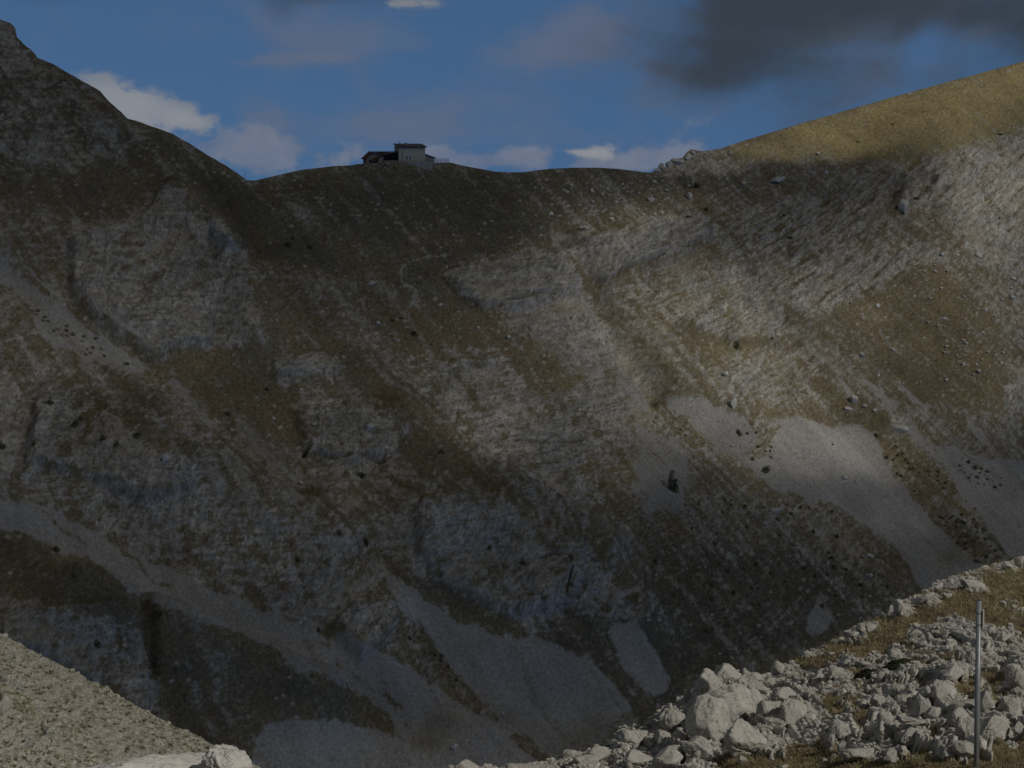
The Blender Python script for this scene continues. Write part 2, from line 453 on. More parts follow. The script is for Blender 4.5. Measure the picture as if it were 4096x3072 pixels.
# lower cliffs
rock([(0, 2376), (354, 2470), (443, 2490), (525, 2528), (557, 2592), (600, 2655), (640, 2850), (570, 2850), (443, 2769), (316, 2706), (190, 2630), (0, 2516)], 0.72, 1.1)
rock(crop(C8, [(280, 250), (450, 60), (800, 10), (1150, 20), (1250, 250), (1530, 280), (1700, 400), (1950, 600), (1980, 640), (1900, 680), (1700, 700), (1480, 640), (1450, 760), (1300, 830), (1100, 650), (900, 600), (700, 480), (500, 400), (380, 300)]), 0.72, 1.1)
rock(crop(C8, [(620, 60), (860, 20), (900, 260), (700, 300)]), 0.95, 1.0)
rock(crop(C8, [(80, 640), (300, 590), (380, 620), (390, 700), (330, 800), (200, 860), (100, 780), (0, 700)]), 0.8, 1.0, 0, 10)

# --- scree
def scree(poly, v=1.0, feather=20):
    paint(F_scree, poly, v, feather)


def chute(line, w0, w1, v=1.0):
    L = np.array(line, float); n = len(L)
    T = np.gradient(L, axis=0); T /= np.linalg.norm(T, axis=1)[:, None] + 1e-9
    N = np.stack([-T[:, 1], T[:, 0]], 1)
    W = np.linspace(w0, w1, n)[:, None] / 2
    paint(F_scree, np.vstack([L + N * W, (L - N * W)[::-1]]), v, 7)


scree([(-40, 1025), (25, 1032), (76, 1108), (209, 1196), (278, 1253), (380, 1329), (443, 1361), (544, 1437), (614, 1468), (570, 1491), (468, 1481), (354, 1437), (266, 1405), (209, 1380), (165, 1354), (133, 1279), (127, 1222), (76, 1171), (-40, 1120)])
chute([(95, 1057), (150, 1110), (209, 1175)], 12, 16)
chute([(291, 1133), (420, 1235), (608, 1390)], 8, 22)
chute([(680, 1520), (760, 1610), (880, 1722)], 40, 10)
chute([(984, 1705), (1022, 1760)], 6, 16)
chute([(1013, 1779), (1110, 1860), (1215, 1942)], 10, 16)
scree([(-40, 2000), (127, 2010), (215, 2035), (354, 2117), (538, 2205), (665, 2262), (804, 2338), (911, 2376), (1013, 2427), (1171, 2478), (1317, 2566), (1445, 2567), (1514, 2598), (1584, 2636), (1654, 2680), (1730, 2737), (1793, 2782), (1856, 2832), (1950, 2880),
       (2000, 2900), (2300, 2960), (2300, 3120), (1000, 3120), (1030, 2960), (1060, 2900), (1190, 2880), (1350, 2900), (1590, 2960), (1570, 2870), (1510, 2820), (1410, 2760), (1298, 2699), (1196, 2687), (1171, 2649), (1108, 2598), (1013, 2560), (918, 2516), (823, 2478), (715, 2433), (601, 2408), (538, 2376), (481, 2320), (430, 2288), (354, 2237), (253, 2206), (209, 2180), (95, 2136), (-40, 2095)])
scree([(1350, 2880), (1590, 2950), (2000, 2900), (2300, 2950), (2300, 3120), (1000, 3120), (1040, 2980), (1080, 2900)])
scree(crop(C8, [(290, 400), (400, 460), (540, 570), (640, 670), (720, 720), (800, 760), (880, 765), (1010, 810), (1100, 850), (1290, 830), (1380, 880), (1480, 940), (1650, 1030), (1700, 1090), (1780, 1150), (1830, 1230), (1870, 1290), (1780, 1330), (1720, 1420), (1660, 1520), (1440, 1540), (1300, 1440), (1150, 1430), (1050, 1400),
              (930, 1260), (850, 1180), (760, 1050), (680, 980), (620, 880), (560, 780), (430, 700), (400, 640), (350, 560)]))
scree(crop(C8, [(1750, 740), (1860, 745), (1960, 810), (2000, 900), (2050, 1030), (2090, 1080), (2080, 1180), (2000, 1210), (1900, 1110), (1800, 990), (1750, 880), (1710, 815)]))
scree(crop(C9, [(930, 530), (980, 560), (960, 640), (1010, 720), (960, 800), (900, 830), (830, 800), (840, 700), (890, 600)]), 0.9)
scree(crop(C9, [(1250, 635), (1350, 690), (1400, 740), (1300, 720)]), 1, 5)
scree(crop(C6, [(-40, 915), (190, 930), (240, 970), (330, 1010), (390, 1050), (480, 1080), (690, 1060), (800, 1060), (1000, 1120), (1150, 1100), (1220, 1130), (1290, 1180), (1290, 1250), (1330, 1330), (1380, 1400), (1450, 1480), (1520, 1570), (1600, 1659)]) +
      crop(C9, [(1650, 110), (1760, 230), (1860, 330), (1980, 400), (1700, 600), (1560, 530), (1480, 390), (1370, 250), (1290, 190), (1180, 110), (1050, 0)]) +
      crop(C6, [(1000, 1600), (900, 1600), (740, 1540), (620, 1500), (500, 1400), (420, 1340), (330, 1280), (200, 1200), (140, 1100), (60, 1030), (-40, 1000)]))
scree(crop(C6, [(480, 1075), (640, 1060), (690, 1110), (640, 1180), (600, 1290), (470, 1320), (410, 1290), (500, 1230), (510, 1130), (430, 1090)]), 0.15, 16)
scree(crop(C6, [(1640, 1240), (1750, 1240), (1850, 1280), (2000, 1310), (2130, 1330), (2260, 1370), (2260, 1680)]) + crop(C9, [(2260, 320), (2100, 320), (2080, 290), (2000, 180), (1950, 100), (1900, 0)]) + crop(C6, [(1850, 1620), (1780, 1500), (1720, 1380), (1640, 1300)]))
chute(crop(C6, [(1030, 780), (1070, 850), (1110, 915)]), 12, 46)
chute(crop(C6, [(1200, 810), (1290, 900), (1400, 1000)]), 6, 44)
chute(crop(C6, [(900, 650), (990, 770), (1040, 850)]), 12, 14, 0.8)
chute(crop(C6, [(1430, 860), (1520, 950), (1610, 1010)]), 8, 22, 0.9)
chute(crop(C6, [(1550, 820), (1650, 930), (1720, 1030)]), 6, 16, 0.9)
chute(crop(C6, [(1250, 420), (1330, 560), (1450, 690)]), 6, 14, 0.7)
chute(crop(C6, [(1830, 1000), (1890, 1110), (1980, 1220)]), 20, 44, 0.7)
chute(crop(C6, [(1440, 1120), (1540, 1170), (1620, 1250)]), 30, 40, 0.8)
scree(crop(C5, [(1900, 1090), (2080, 1180), (2212, 1260), (2230, 1500), (2200, 1659), (1950, 1659), (1850, 1500), (1900, 1300)]), 0.75, 22)
scree(crop(C5, [(1720, 780), (1850, 830), (1960, 960), (1940, 1080), (1880, 1000), (1760, 880)]), 0.6, 16)
scree(crop(C8, [(-60, 800), (60, 830), (250, 910), (100, 900)]), 1, 8)
chute(crop(C5, [(700, 20), (640, 40), (440, 80), (400, 130), (430, 200), (480, 250), (490, 290), (460, 350), (470, 430)]), 9, 10, 0.8)
chute(crop(C9, [(940, 460), (820, 550), (640, 740), (400, 900)]), 10, 10, 0.75)
# stripes of turf in the lower-left scree
for ln, w in (([(140, 2025), (240, 2105), (345, 2175)], 14), ([(300, 2060), (420, 2150), (540, 2240), (620, 2330), (690, 2355)], 20), ([(430, 2120), (560, 2215), (640, 2260)], 10), ([(1350, 2660), (1480, 2750), (1600, 2830)], 16),
              ([(1560, 2490), (1600, 2560), (1700, 2650), (1790, 2720), (1880, 2800), (1960, 2830)], 50), ([(1270, 2570), (1320, 2590)], 12), ([(1760, 2720), (1900, 2840), (1990, 2880)], 16), ([(2050, 2940), (2130, 3000), (2200, 3060)], 60)):
    chute(ln, w, w * 0.8, 0.12)


def sample(F, px, py):
    x = np.clip(np.asarray(px) / CELL - 0.5, 0, FW - 1.001); y = np.clip(np.asarray(py) / CELL - 0.5, 0, FH - 1.001)
    x0 = x.astype(int); y0 = y.astype(int); fx = x - x0; fy = y - y0
    a = F[y0, x0] * (1 - fx) + F[y0, x0 + 1] * fx
    b = F[y0 + 1, x0] * (1 - fx) + F[y0 + 1, x0 + 1] * fx
    return (a * (1 - fy) + b * fy).astype(np.float32)


# ------------------------------------------------------------------ mesh helpers
def grid_faces(rows, cols):
    i = np.arange(rows - 1)[:, None] * cols + np.arange(cols - 1)[None, :]
    return np.stack([i, i + 1, i + 1 + cols, i + cols], -1).reshape(-1, 4)


def grid_tris(rows, cols):
    q = grid_faces(rows, cols)
    odd = ((np.arange(rows - 1)[:, None] + np.arange(cols - 1)[None, :]) % 2).reshape(-1).astype(bool)
    t = np.empty((len(q), 2, 3), q.dtype)
    t[~odd, 0] = q[~odd][:, (0, 1, 2)]; t[~odd, 1] = q[~odd][:, (0, 2, 3)]
    t[odd, 0] = q[odd][:, (0, 1, 3)]; t[odd, 1] = q[odd][:, (1, 2, 3)]
    return t.reshape(-1, 3)


def np_mesh(name, V, F, color=None, smooth_shade=True):
    me = bpy.data.meshes.new(name)
    V = np.ascontiguousarray(V, np.float32).reshape(-1, 3)
    F = np.ascontiguousarray(F, np.int32)
    k = F.shape[1]
    me.vertices.add(len(V)); me.vertices.foreach_set("co", V.ravel())
    me.loops.add(F.size); me.loops.foreach_set("vertex_index", F.ravel())
    me.polygons.add(len(F))
    me.polygons.foreach_set("loop_start", np.arange(len(F), dtype=np.int32) * k)
    me.polygons.foreach_set("use_smooth", np.full(len(F), smooth_shade))
    if color is not None:
        c = np.ones((len(V), 4), np.float32); c[:, :3] = color.reshape(-1, 3)
        at_ = me.attributes.new("Col", 'FLOAT_COLOR', 'POINT')
        at_.data.foreach_set("color", c.ravel())
    me.update(calc_edges=True)
    return me


def link(name, me, mat=None, parent=None, **props):
    o = bpy.data.objects.new(name, me)
    COL.objects.link(o)
    if mat is not None and me is not None and not me.materials:
        me.materials.append(mat)
    if parent is not None:
        o.parent = parent
    for k, v in props.items():
        o[k] = v
    return o


def thing(name, label, cat, loc=(0, 0, 0), rz=0.0, group=None):
    o = bpy.data.objects.new(name, None)
    COL.objects.link(o)
    o.location = loc; o.rotation_euler = (0, 0, rz)
    o['label'] = label; o['category'] = cat
    if group:
        o['group'] = group
    return o


# ------------------------------------------------------------------ materials
def material(name, color=None, rough=0.9, noise=(), bump=None, attr=False, spec=0.15, metal=0.0):
    """noise: list of (scale, low multiplier, high multiplier, detail); bump: (scale, strength, distance)"""
    m = bpy.data.materials.new(name); m.use_nodes = True
    nt = m.node_tree; b = nt.nodes['Principled BSDF']
    b.inputs['Roughness'].default_value = rough
    b.inputs['Specular IOR Level'].default_value = spec
    b.inputs['Metallic'].default_value = metal
    co = nt.nodes.new('ShaderNodeTexCoord')
    if attr:
        a = nt.nodes.new('ShaderNodeAttribute'); a.attribute_name = "Col"; c = a.outputs['Color']
    else:
        rgb = nt.nodes.new('ShaderNodeRGB'); rgb.outputs[0].default_value = (*color, 1); c = rgb.outputs[0]
    for sc, lo, hi, det in noise:
        n = nt.nodes.new('ShaderNodeTexNoise'); n.inputs['Scale'].default_value = sc; n.inputs['Detail'].default_value = det; n.inputs['Roughness'].default_value = 0.65
        nt.links.new(co.outputs['Object'], n.inputs['Vector'])
        mr = nt.nodes.new('ShaderNodeMapRange')
        mr.inputs['From Min'].default_value = 0.3; mr.inputs['From Max'].default_value = 0.7
        mr.inputs['To Min'].default_value = lo; mr.inputs['To Max'].default_value = hi
        nt.links.new(n.outputs['Fac'], mr.inputs['Value'])
        mx = nt.nodes.new('ShaderNodeVectorMath'); mx.operation = 'SCALE'
        nt.links.new(c, mx.inputs[0]); nt.links.new(mr.outputs[0], mx.inputs['Scale'])
        c = mx.outputs[0]
    nt.links.new(c, b.inputs['Base Color'])
    if bump:
        n = nt.nodes.new('ShaderNodeTexNoise'); n.inputs['Scale'].default_value = bump[0]; n.inputs['Detail'].default_value = 5
        nt.links.new(co.outputs['Object'], n.inputs['Vector'])
        bp = nt.nodes.new('ShaderNodeBump'); bp.inputs['Strength'].default_value = bump[1]; bp.inputs['Distance'].default_value = bump[2]
        nt.links.new(n.outputs['Fac'], bp.inputs['Height']); nt.links.new(bp.outputs[0], b.inputs['Normal'])
    return m


M_far = material('limestone_and_turf', attr=True, rough=0.95, noise=((1.6, 0.8, 1.2, 4), (0.12, 0.9, 1.1, 3)), bump=(2.6, 0.5, 0.12))
M_near = material('near_limestone_and_turf', attr=True, rough=0.92, noise=((22, 0.82, 1.16, 6), (3.0, 0.88, 1.1, 4)), bump=(45, 0.6, 0.015))

# ------------------------------------------------------------------ the mountainside beyond the valley
SA, CA, TB = math.sin(R(40)), math.cos(R(40)), 0.70
HUT_Y = 600.0
N0 = np.array([TB * SA, -TB * CA, 1.0]); N0 /= np.linalg.norm(N0)
KX, KY = -TB * SA, TB * CA                                 # z = KX x + KY y - C0
C0 = 6.0 + KX * (-26) + KY * HUT_Y

SKY = np.array([(-500, -150), (-300, -60), (0, 78), (40, 92), (60, 110), (67, 148), (100, 180), (138, 213), (150, 232), (210, 255), (270, 290), (330, 325), (400, 365), (440, 410), (487, 450), (510, 475), (560, 488), (620, 510), (690, 535), (760, 575),
                (830, 620), (900, 660), (960, 700), (985, 720), (1020, 722), (1080, 708), (1200, 680), (1330, 665), (1420, 660), (1500, 653), (1600, 650), (1700, 650), (1800, 650), (1840, 660), (1900, 672), (1980, 686), (2040, 690), (2100, 688),
                (2200, 675), (2300, 671), (2400, 671), (2480, 676), (2570, 688), (2600, 690), (2630, 680), (2660, 670), (2700, 637), (2730, 632), (2745, 610), (2765, 596), (2790, 602), (2830, 603), (2890, 592), (2920, 580), (3000, 555), (3200, 495),
                (3400, 437), (3600, 380), (3800, 325), (3950, 285), (4096, 245), (4600, 110)], float)

NC, NR = 1230, 770
pxc = np.concatenate([np.linspace(-480, -30, 40, endpoint=False), np.linspace(-30, 4126, NC - 80), np.linspace(4126, 4580, 41)[1:]])
sky_py = np.interp(pxc, SKY[:, 0], SKY[:, 1])
w = np.linspace(0, 1, NR) ** 0.97
PY0 = 3230 + (sky_py[None, :] - 3230) * w[:, None]         # rows from below the frame up to the crest
PX0 = np.repeat(pxc[None, :], NR, 0)
A0, E0 = pdir(PX0, PY0)
Y0 = C0 / (KX * A0 + KY - E0)
# where the crest recedes the ground keeps falling away behind it
P = np.stack([A0 * Y0, Y0, E0 * Y0], -1).astype(np.float32)
back = []
pc = P[-1]
for d in (1.5, 4, 9, 18, 35, 70, 140, 260):
    q = pc.copy(); q[:, 0] *= 1 + d / pc[:, 1]; q[:, 1] += d; q[:, 2] -= 0.02 * d + 0.0022 * d * d if d < 80 else 14 + 0.4 * (d - 70)
    back.append(q)
crest_fade = smooth(PY0 - sky_py[None, :], 6, 150).astype(np.float32)

S_ = P[..., 0] * CA + P[..., 1] * SA                         # along the contour
Q_ = (P[..., 0] * SA - P[..., 1] * CA) * math.sqrt(1 + TB * TB)   # down the slope
XX, ZZ = P[..., 0], P[..., 2]

# large relief: spurs (+) and gullies (-) traced on the slope
disp = np.zeros(P.shape[:2], np.float32)


def spur(line, h, wd):
    global disp
    d = line_d(line, PX0, PY0)
    disp += (h * np.exp(-(d / wd) ** 2)).astype(np.float32)


spur([(470, 470), (600, 600), (760, 850), (940, 1080), (1020, 1330)], 6, 110)
spur([(640, 560), (800, 740), (960, 980), (1150, 1200), (1500, 1560)], -5, 90)
spur([(1050, 1120), (1500, 1550), (2000, 2000), (2400, 2250)], 4.5, 100)
spur([(1250, 820), (1650, 1130), (1900, 1280), (2200, 1500)], 3, 90)
spur([(2240, 960), (2390, 1150), (2640, 1520)], -6, 55)
spur([(2560, 920), (2500, 1050), (2300, 1000)], 2.5, 80)
spur([(3060, 1130), (3200, 1350), (3450, 1700), (3800, 2150)], -5, 80)
spur([(3700, 620), (3800, 1100), (4000, 1500)], 6, 220)
spur([(3620, 700), (3690, 850)], -3, 45)
spur([(0, 2040), (500, 2270), (1100, 2520), (1700, 2830)], -6, 110)
spur([(300, 2420), (800, 2600), (1250, 2800)], 9, 150)
spur([(520, 2390), (545, 2450), (540, 2520), (575, 2600), (600, 2700)], -2.5, 22)
spur([(1500, 2280), (1620, 2420), (1900, 2650), (2300, 2850)], -5, 120)
spur([(0, 1060), (300, 1270), (620, 1480), (900, 1740), (1200, 1940)], -4, 70)
spur([(600, 1750), (1200, 2150), (1560, 2400)], 7, 150)
spur([(1700, 2050), (2100, 2200), (2500, 2500)], 6, 160)
spur([(2700, 1650), (3100, 1800), (3500, 2150)], -3, 160)
disp += 3.2 * fbm(S_ / 34, Q_ / 90, 3, 3) + 1.4 * fbm(S_ / 9, Q_ / 40, 3, 5)
F_step = np.zeros((FH, FW))
for poly_, v_ in (([(1787, 1101), (1907, 1057), (2173, 1019), (2236, 1006), (2268, 1051), (2318, 1101), (2331, 1146), (2217, 1165), (2084, 1184), (2002, 1203), (1939, 1234), (1900, 1205), (1837, 1177)], 1.0),
                  ([(2223, 950), (2363, 937), (2489, 918), (2616, 874), (2750, 855), (2797, 848), (2860, 911), (2823, 950), (2734, 987), (2650, 1013), (2515, 1051), (2426, 1120), (2388, 1114), (2312, 1051)], 1.0),
                  (crop(C6, [(40, 400), (300, 300), (600, 250), (650, 330), (750, 500), (640, 540), (350, 550), (180, 480)]), 0.8),
                  ([(1089, 1437), (1241, 1411), (1367, 1430), (1390, 1470), (1200, 1500), (1110, 1480)], 0.6),
                  ([(1200, 1620), (1400, 1590), (1560, 1640), (1640, 1710), (1590, 1800), (1400, 1830), (1240, 1790)], 0.6),
                  (crop(C1, [(1240, 1390), (1370, 1370), (1460, 1500), (1560, 1650), (1400, 1650), (1270, 1500)]), 1.1),
                  (crop(C1, [(480, 1450), (740, 1400), (880, 1370), (960, 1290), (1060, 1180), (1150, 1200), (1240, 1390), (1300, 1600)]) + crop(C4, [(1380, 250), (1350, 560), (1000, 560), (800, 450), (600, 300), (470, 150)]), 1.0),
                  (crop(C3, [(1340, 1080), (1440, 1060), (1500, 1180), (1480, 1290), (1430, 1330), (1400, 1240), (1440, 1160)]), 1.0),
                  (crop(C8, [(450, 80), (800, 20), (1150, 40), (1250, 260), (1500, 300), (1480, 620), (1100, 640), (700, 470), (520, 330)]), 0.8),
                  (crop(C8, [(80, 640), (300, 590), (380, 620), (390, 700), (330, 800), (200, 860), (100, 780), (0, 700)]), 1.0),
                  ([(0, 2450), (354, 2484), (443, 2490), (525, 2528), (557, 2592), (590, 2655), (620, 2850), (570, 2850), (443, 2769), (316, 2706), (190, 2630), (0, 2560)], 0.9),
                  (crop(C5, [(640, 655), (820, 635), (1000, 630), (1000, 680), (700, 700)]), 0.5), (crop(C5, [(1460, 920), (1590, 890), (1600, 920), (1480, 950)]), 0.5),
                  ([(150, 1560), (420, 1620), (620, 1850), (760, 1850), (780, 1960), (600, 2000), (350, 1850), (130, 1800)], 0.8)):
    paint(F_step, poly_, v_, 14)
sx = 14 * fbm(XX / 6, ZZ / 6, 4, 19)
disp += 3.0 * sample(F_step, PX0 + 18 + sx, PY0 - 41 + sx) 
disp *= crest_fade

# px of the large relief, used to read the land cover
PB = P + disp[..., None] * N0
px, py = project(PB)
def TILT(X):
    xs = np.linspace(-320, 420, 741)
    tl = np.interp(xs, [-100, -33, 17, 46, 90, 180], [-0.05, -0.04, 0.08, 0.28, 0.44, 0.52])
    cum = np.concatenate([[0], np.cumsum((tl[1:] + tl[:-1]) * 0.5)])
    return np.interp(X, xs, tl).astype(np.float32), np.interp(X, xs, cum).astype(np.float32)


def cover(px, py, XX, ZZ, S_, Q_, want_colour):
    shp = XX.shape + (3,)
    wx = 26 * fbm(XX / 9, ZZ / 7, 4, 21) ; wy = 22 * fbm(XX / 9, ZZ / 7, 4, 22)
    pxw, pyw = px + wx, py + wy
    f_stone = sample(F_stone, pxw, pyw); f_gold = sample(F_gold, pxw, pyw); f_rough = sample(F_rough, pxw, pyw); f_strat = sample(F_strat, pxw, pyw)
    wx2 = 12 * fbm(XX / 3, ZZ / 3, 3, 23)
    f_scree = sample(F_scree, px + 0.8 * wx + wx2, py + 0.8 * wy - wx2)

    # bedding: nearly level on the left, rising to the right on the right-hand side
    tilt, rise = TILT(XX)
    bed = ZZ - rise + 1.0 * fbm(XX / 14, ZZ / 14, 3, 41)
    strat_n = fbm(XX / 9, bed / 0.75, 4, 43, 0.6)                 # thin beds
    strat_b = fbm(XX / 16, bed / 2.4, 2, 44)
    vert = fbm((XX + 0.12 * ZZ) / 1.3, ZZ / 9, 4, 47, 0.6)        # upright fissures

    # blocks and stones
    b1 = worley(XX / 2.6 + 0.3 * fbm(XX / 3, ZZ / 3, 2, 51), ZZ / 2.1 - tilt * XX / 2.1, 52)
    b2 = worley(XX / 0.95, ZZ / 0.8 - tilt * XX / 0.8, 53)
    rough_n = 1.1 * ridged(XX / 7, ZZ / 7, 3, 55) + 0.4 * (b1[2] - 0.5) - 0.3 * smooth(0.16 - (b1[1] - b1[0]), 0, 0.16)
    fine_n = 0.26 * (b2[2] - 0.5) - 0.12 * smooth(0.18 - (b2[1] - b2[0]), 0, 0.18) + 0.16 * fbm(XX / 0.7, ZZ / 0.7, 3, 57)

    leftness = smooth(1700 - px, 0, 400) * smooth(f_rough, 0.5, 0.9)
    butt = ridged((XX + 0.15 * ZZ) / 9 + 0.6 * fbm(XX / 8, ZZ / 8, 3, 108), ZZ / 34, 4, 109) - 0.4
    knob = ridged(XX / 6.5 + 0.4 * fbm(XX / 5, ZZ / 5, 2, 110), (ZZ - rise) / 5, 4, 111) - 0.4
    knob2 = ridged(XX / 2.6 + 0.4 * fbm(XX / 2, ZZ / 2, 2, 112), (ZZ - rise) / 2.0, 3, 113) - 0.4
    streak = fbm(S_ / 3.2 + 0.6 * fbm(XX / 9, ZZ / 9, 3, 60), Q_ / 75, 5, 65, 0.62)          # everything on the slope runs down its fall line
    cov = (f_stone - 0.47) * 1.35 + 0.45 * fbm(XX / 7, ZZ / 5, 5, 61, 0.6) + 0.85 * fbm(XX / 1.3, ZZ / 0.9, 4, 63, 0.8) + f_strat * 1.0 * strat_n + 0.95 * streak - 0.04
    cov += 0.55 * vert * leftness
    cov += f_rough * (0.85 * butt * leftness + 0.75 * knob * (1 - 0.5 * leftness) + 0.35 * (b1[2] - 0.5) + 0.75 * knob2)
    m_rock = smooth(cov, -0.34, 0.34)
    # loose white stones lying in the turf
    st = worley(XX / 1.3 + 0.3 * fbm(XX, ZZ, 2, 66), ZZ / 0.9, 67)
    sden = np.interp(f_stone, [0, 0.1, 0.25, 0.5], [0.02, 0.06, 0.16, 0.2])
    stone = smooth(0.34 * (0.25 + st[2] ** 2) - st[0], 0, 0.08) * (((st[2] * 7.31) % 1) < sden)
    st2 = worley(XX / 0.45, ZZ / 0.4, 68)
    stone2 = smooth(0.33 - st2[0], 0, 0.14) * (((st2[2] * 5.77) % 1) < sden * 1.6) * smooth(fbm(XX / 5, ZZ / 4, 3, 69), -0.15, 0.15)
    stones = np.maximum(stone, 0.8 * stone2) * (1 - f_scree)
    # scree grain
    m_scree = smooth(f_scree + 0.7 * fbm(XX / 1.6, ZZ / 1.2, 4, 71, 0.75) + 0.75 * streak, 0.3, 0.7)
    sst = worley(XX / 0.6, ZZ / 0.5, 73)
    sc_stone = smooth(0.28 - sst[0], 0, 0.1) * (((sst[2] * 9.7) % 1) < 0.12)

    if not want_colour:
        return knob2, butt, knob, wx, wy, f_stone, f_rough, f_strat, leftness, m_rock, m_scree, rough_n, fine_n, strat_n, strat_b, vert, stone, sc_stone
    # colours of the ground, with relief highlights and dark gaps painted into the rock
    rv = fbm(XX / 3, ZZ / 3, 4, 81)[..., None]
    rockc = np.array((0.255, 0.247, 0.226), np.float32) * (1 + 0.36 * rv)
    rockc = rockc * (1 + 0.4 * (b2[2] - 0.5) + 0.3 * knob2 * f_rough)[..., None]  # knob tops lightened, a highlight painted into the rock colour
    rockc = lerpc(rockc, (0.115, 0.11, 0.095), 0.7 * smooth(0.13 - (b2[1] - b2[0]), 0, 0.1) * smooth(fbm(XX / 2, ZZ / 2, 3, 84), -0.2, 0.2))
    j1 = smooth(0.11 - np.abs(perlin(XX / 9, bed / 0.95, 101)), 0, 0.11) * smooth(fbm(XX / 3.5, ZZ / 3, 3, 102), -0.2, 0.15)
    j2 = smooth(0.13 - np.abs(perlin(XX / 5, bed / 0.42, 103)), 0, 0.13) * smooth(fbm(XX / 2.5, ZZ / 2, 3, 104), -0.05, 0.2)
    j3 = smooth(0.10 - np.abs(perlin(XX / 1.5 + 0.2 * fbm(XX, ZZ, 2, 107), ZZ / 7, 105)), 0, 0.10) * smooth(fbm(XX / 3, ZZ / 4, 3, 106), -0.1, 0.2)
    jj = np.clip(np.maximum(np.maximum(0.9 * j1, 0.6 * j2) * smooth(f_strat, 0.15, 0.6), 0.8 * j3 * (0.35 + 0.65 * leftness)), 0, 1)
    rockc = lerpc(rockc, (0.075, 0.071, 0.058), 0.85 * jj)
    rockc = rockc * (1 + 0.35 * strat_n * f_strat)[..., None]
    speck = worley(XX / 1.0, ZZ / 0.8, 94)
    rockc = lerpc(rockc, (0.085, 0.082, 0.055), 0.75 * smooth(0.3 - speck[0], 0, 0.12) * (((speck[2] * 6.3) % 1) < 0.28))
    gap_lich = smooth(0.9 * fbm(XX / 2.2, ZZ / 1.6, 5, 83, 0.65) - 0.9 * strat_n * f_strat + 0.5 * vert * leftness, 0.02, 0.4)
    rockc = lerpc(rockc, (0.135, 0.128, 0.112), 0.7 * gap_lich)  # shade of upright gaps painted in, with random lichen mottling
    warm = smooth(fbm(XX / 12, ZZ / 9, 3, 85), 0.0, 0.5)
    rockc = lerpc(rockc, (0.26, 0.225, 0.165), 0.45 * warm)
    g_n = fbm(XX / 10, ZZ / 7, 4, 87); g_f = fbm(XX / 0.9, ZZ / 0.7, 3, 88)
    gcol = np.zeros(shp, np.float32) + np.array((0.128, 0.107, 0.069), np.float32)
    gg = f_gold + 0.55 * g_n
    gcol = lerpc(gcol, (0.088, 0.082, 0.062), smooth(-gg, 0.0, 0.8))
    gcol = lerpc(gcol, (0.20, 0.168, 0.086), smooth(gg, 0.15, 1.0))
    gcol = lerpc(gcol, (0.128, 0.122, 0.076), 0.5 * smooth(fbm(XX / 5, ZZ / 4, 3, 89), 0.05, 0.45))
    gcol = lerpc(gcol, (0.15, 0.105, 0.066), 0.4 * smooth(fbm(XX / 4, ZZ / 3, 3, 90), 0.12, 0.5))
    gcol *= (1 + 0.45 * g_f)[..., None]
    tuft = worley(XX / 0.8, ZZ / 0.6, 91)
    tm = smooth(0.34 - tuft[0], 0, 0.12) * (((tuft[2] * 3.9) % 1) < 0.3)
    gcol = lerpc(gcol, (0.05, 0.05, 0.03), 0.6 * tm)
    sccol = np.array((0.235, 0.232, 0.222), np.float32) * (1 + 0.20 * fbm(S_ / 5, Q_ / 40, 4, 92) + 0.3 * fbm(XX / 0.55, ZZ / 0.45, 2, 93))[..., None]
    sccol = lerpc(sccol, (0.15, 0.14, 0.105), 0.6 * smooth(streak + 0.5 * fbm(XX / 1.2, ZZ / 1.0, 3, 95), 0.16, 0.5))
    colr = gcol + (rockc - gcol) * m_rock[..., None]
    colr = lerpc(colr, (0.32, 0.31, 0.285), 0.7 * stones * (1 - 0.6 * m_rock))
    colr = colr + (sccol - colr) * m_scree[..., None]
    colr = lerpc(colr, (0.33, 0.325, 0.31), 0.7 * sc_stone * m_scree)
    grit = 0.42 * fbm(XX / 0.42, ZZ / 0.36, 2, 96) + 0.25 * fbm(XX / 1.1, ZZ / 0.8, 3, 97, 0.7)
    colr *= (1 + grit * (1 - 0.55 * m_scree))[..., None]
    colr = np.clip(colr, 0.012, 0.6)

    return colr


knob2, butt, knob, wx, wy, f_stone, f_rough, f_strat, leftness, m_rock, m_scree, rough_n, fine_n, strat_n, strat_b, vert, stone, sc_stone = cover(px, py, XX, ZZ, S_, Q_, False)
m_dis = smooth(f_stone + 0.3 * fbm(XX / 6, ZZ / 5, 2, 58), 0.2, 0.7)
det = m_dis * f_rough * (0.35 * rough_n + 0.2 * fine_n + 1.5 * butt * leftness + 1.0 * knob * (1 - 0.6 * leftness) + 0.32 * knob2) + m_dis * f_strat * (0.14 * strat_n + 1.4 * strat_b) + leftness * 0.12 * vert * m_dis
turf_b = 0.22 * fbm(XX / 2.2, ZZ / 1.8, 3, 77)
det = lerp(det + (1 - m_dis) * turf_b, 0.05 * fbm(XX / 0.6, ZZ / 0.6, 2, 79) + 0.08 * sc_stone, smooth(m_scree, 0.3, 0.9)) + 0.12 * stone * (1 - m_scree)


def crack(line, depth, wd):
    global det
    d = line_d(line, px + 0.25 * wx, py + 0.25 * wy)
    det = det - (1.15 * depth * np.exp(-(d / (0.8 * wd)) ** 2)).astype(np.float32)


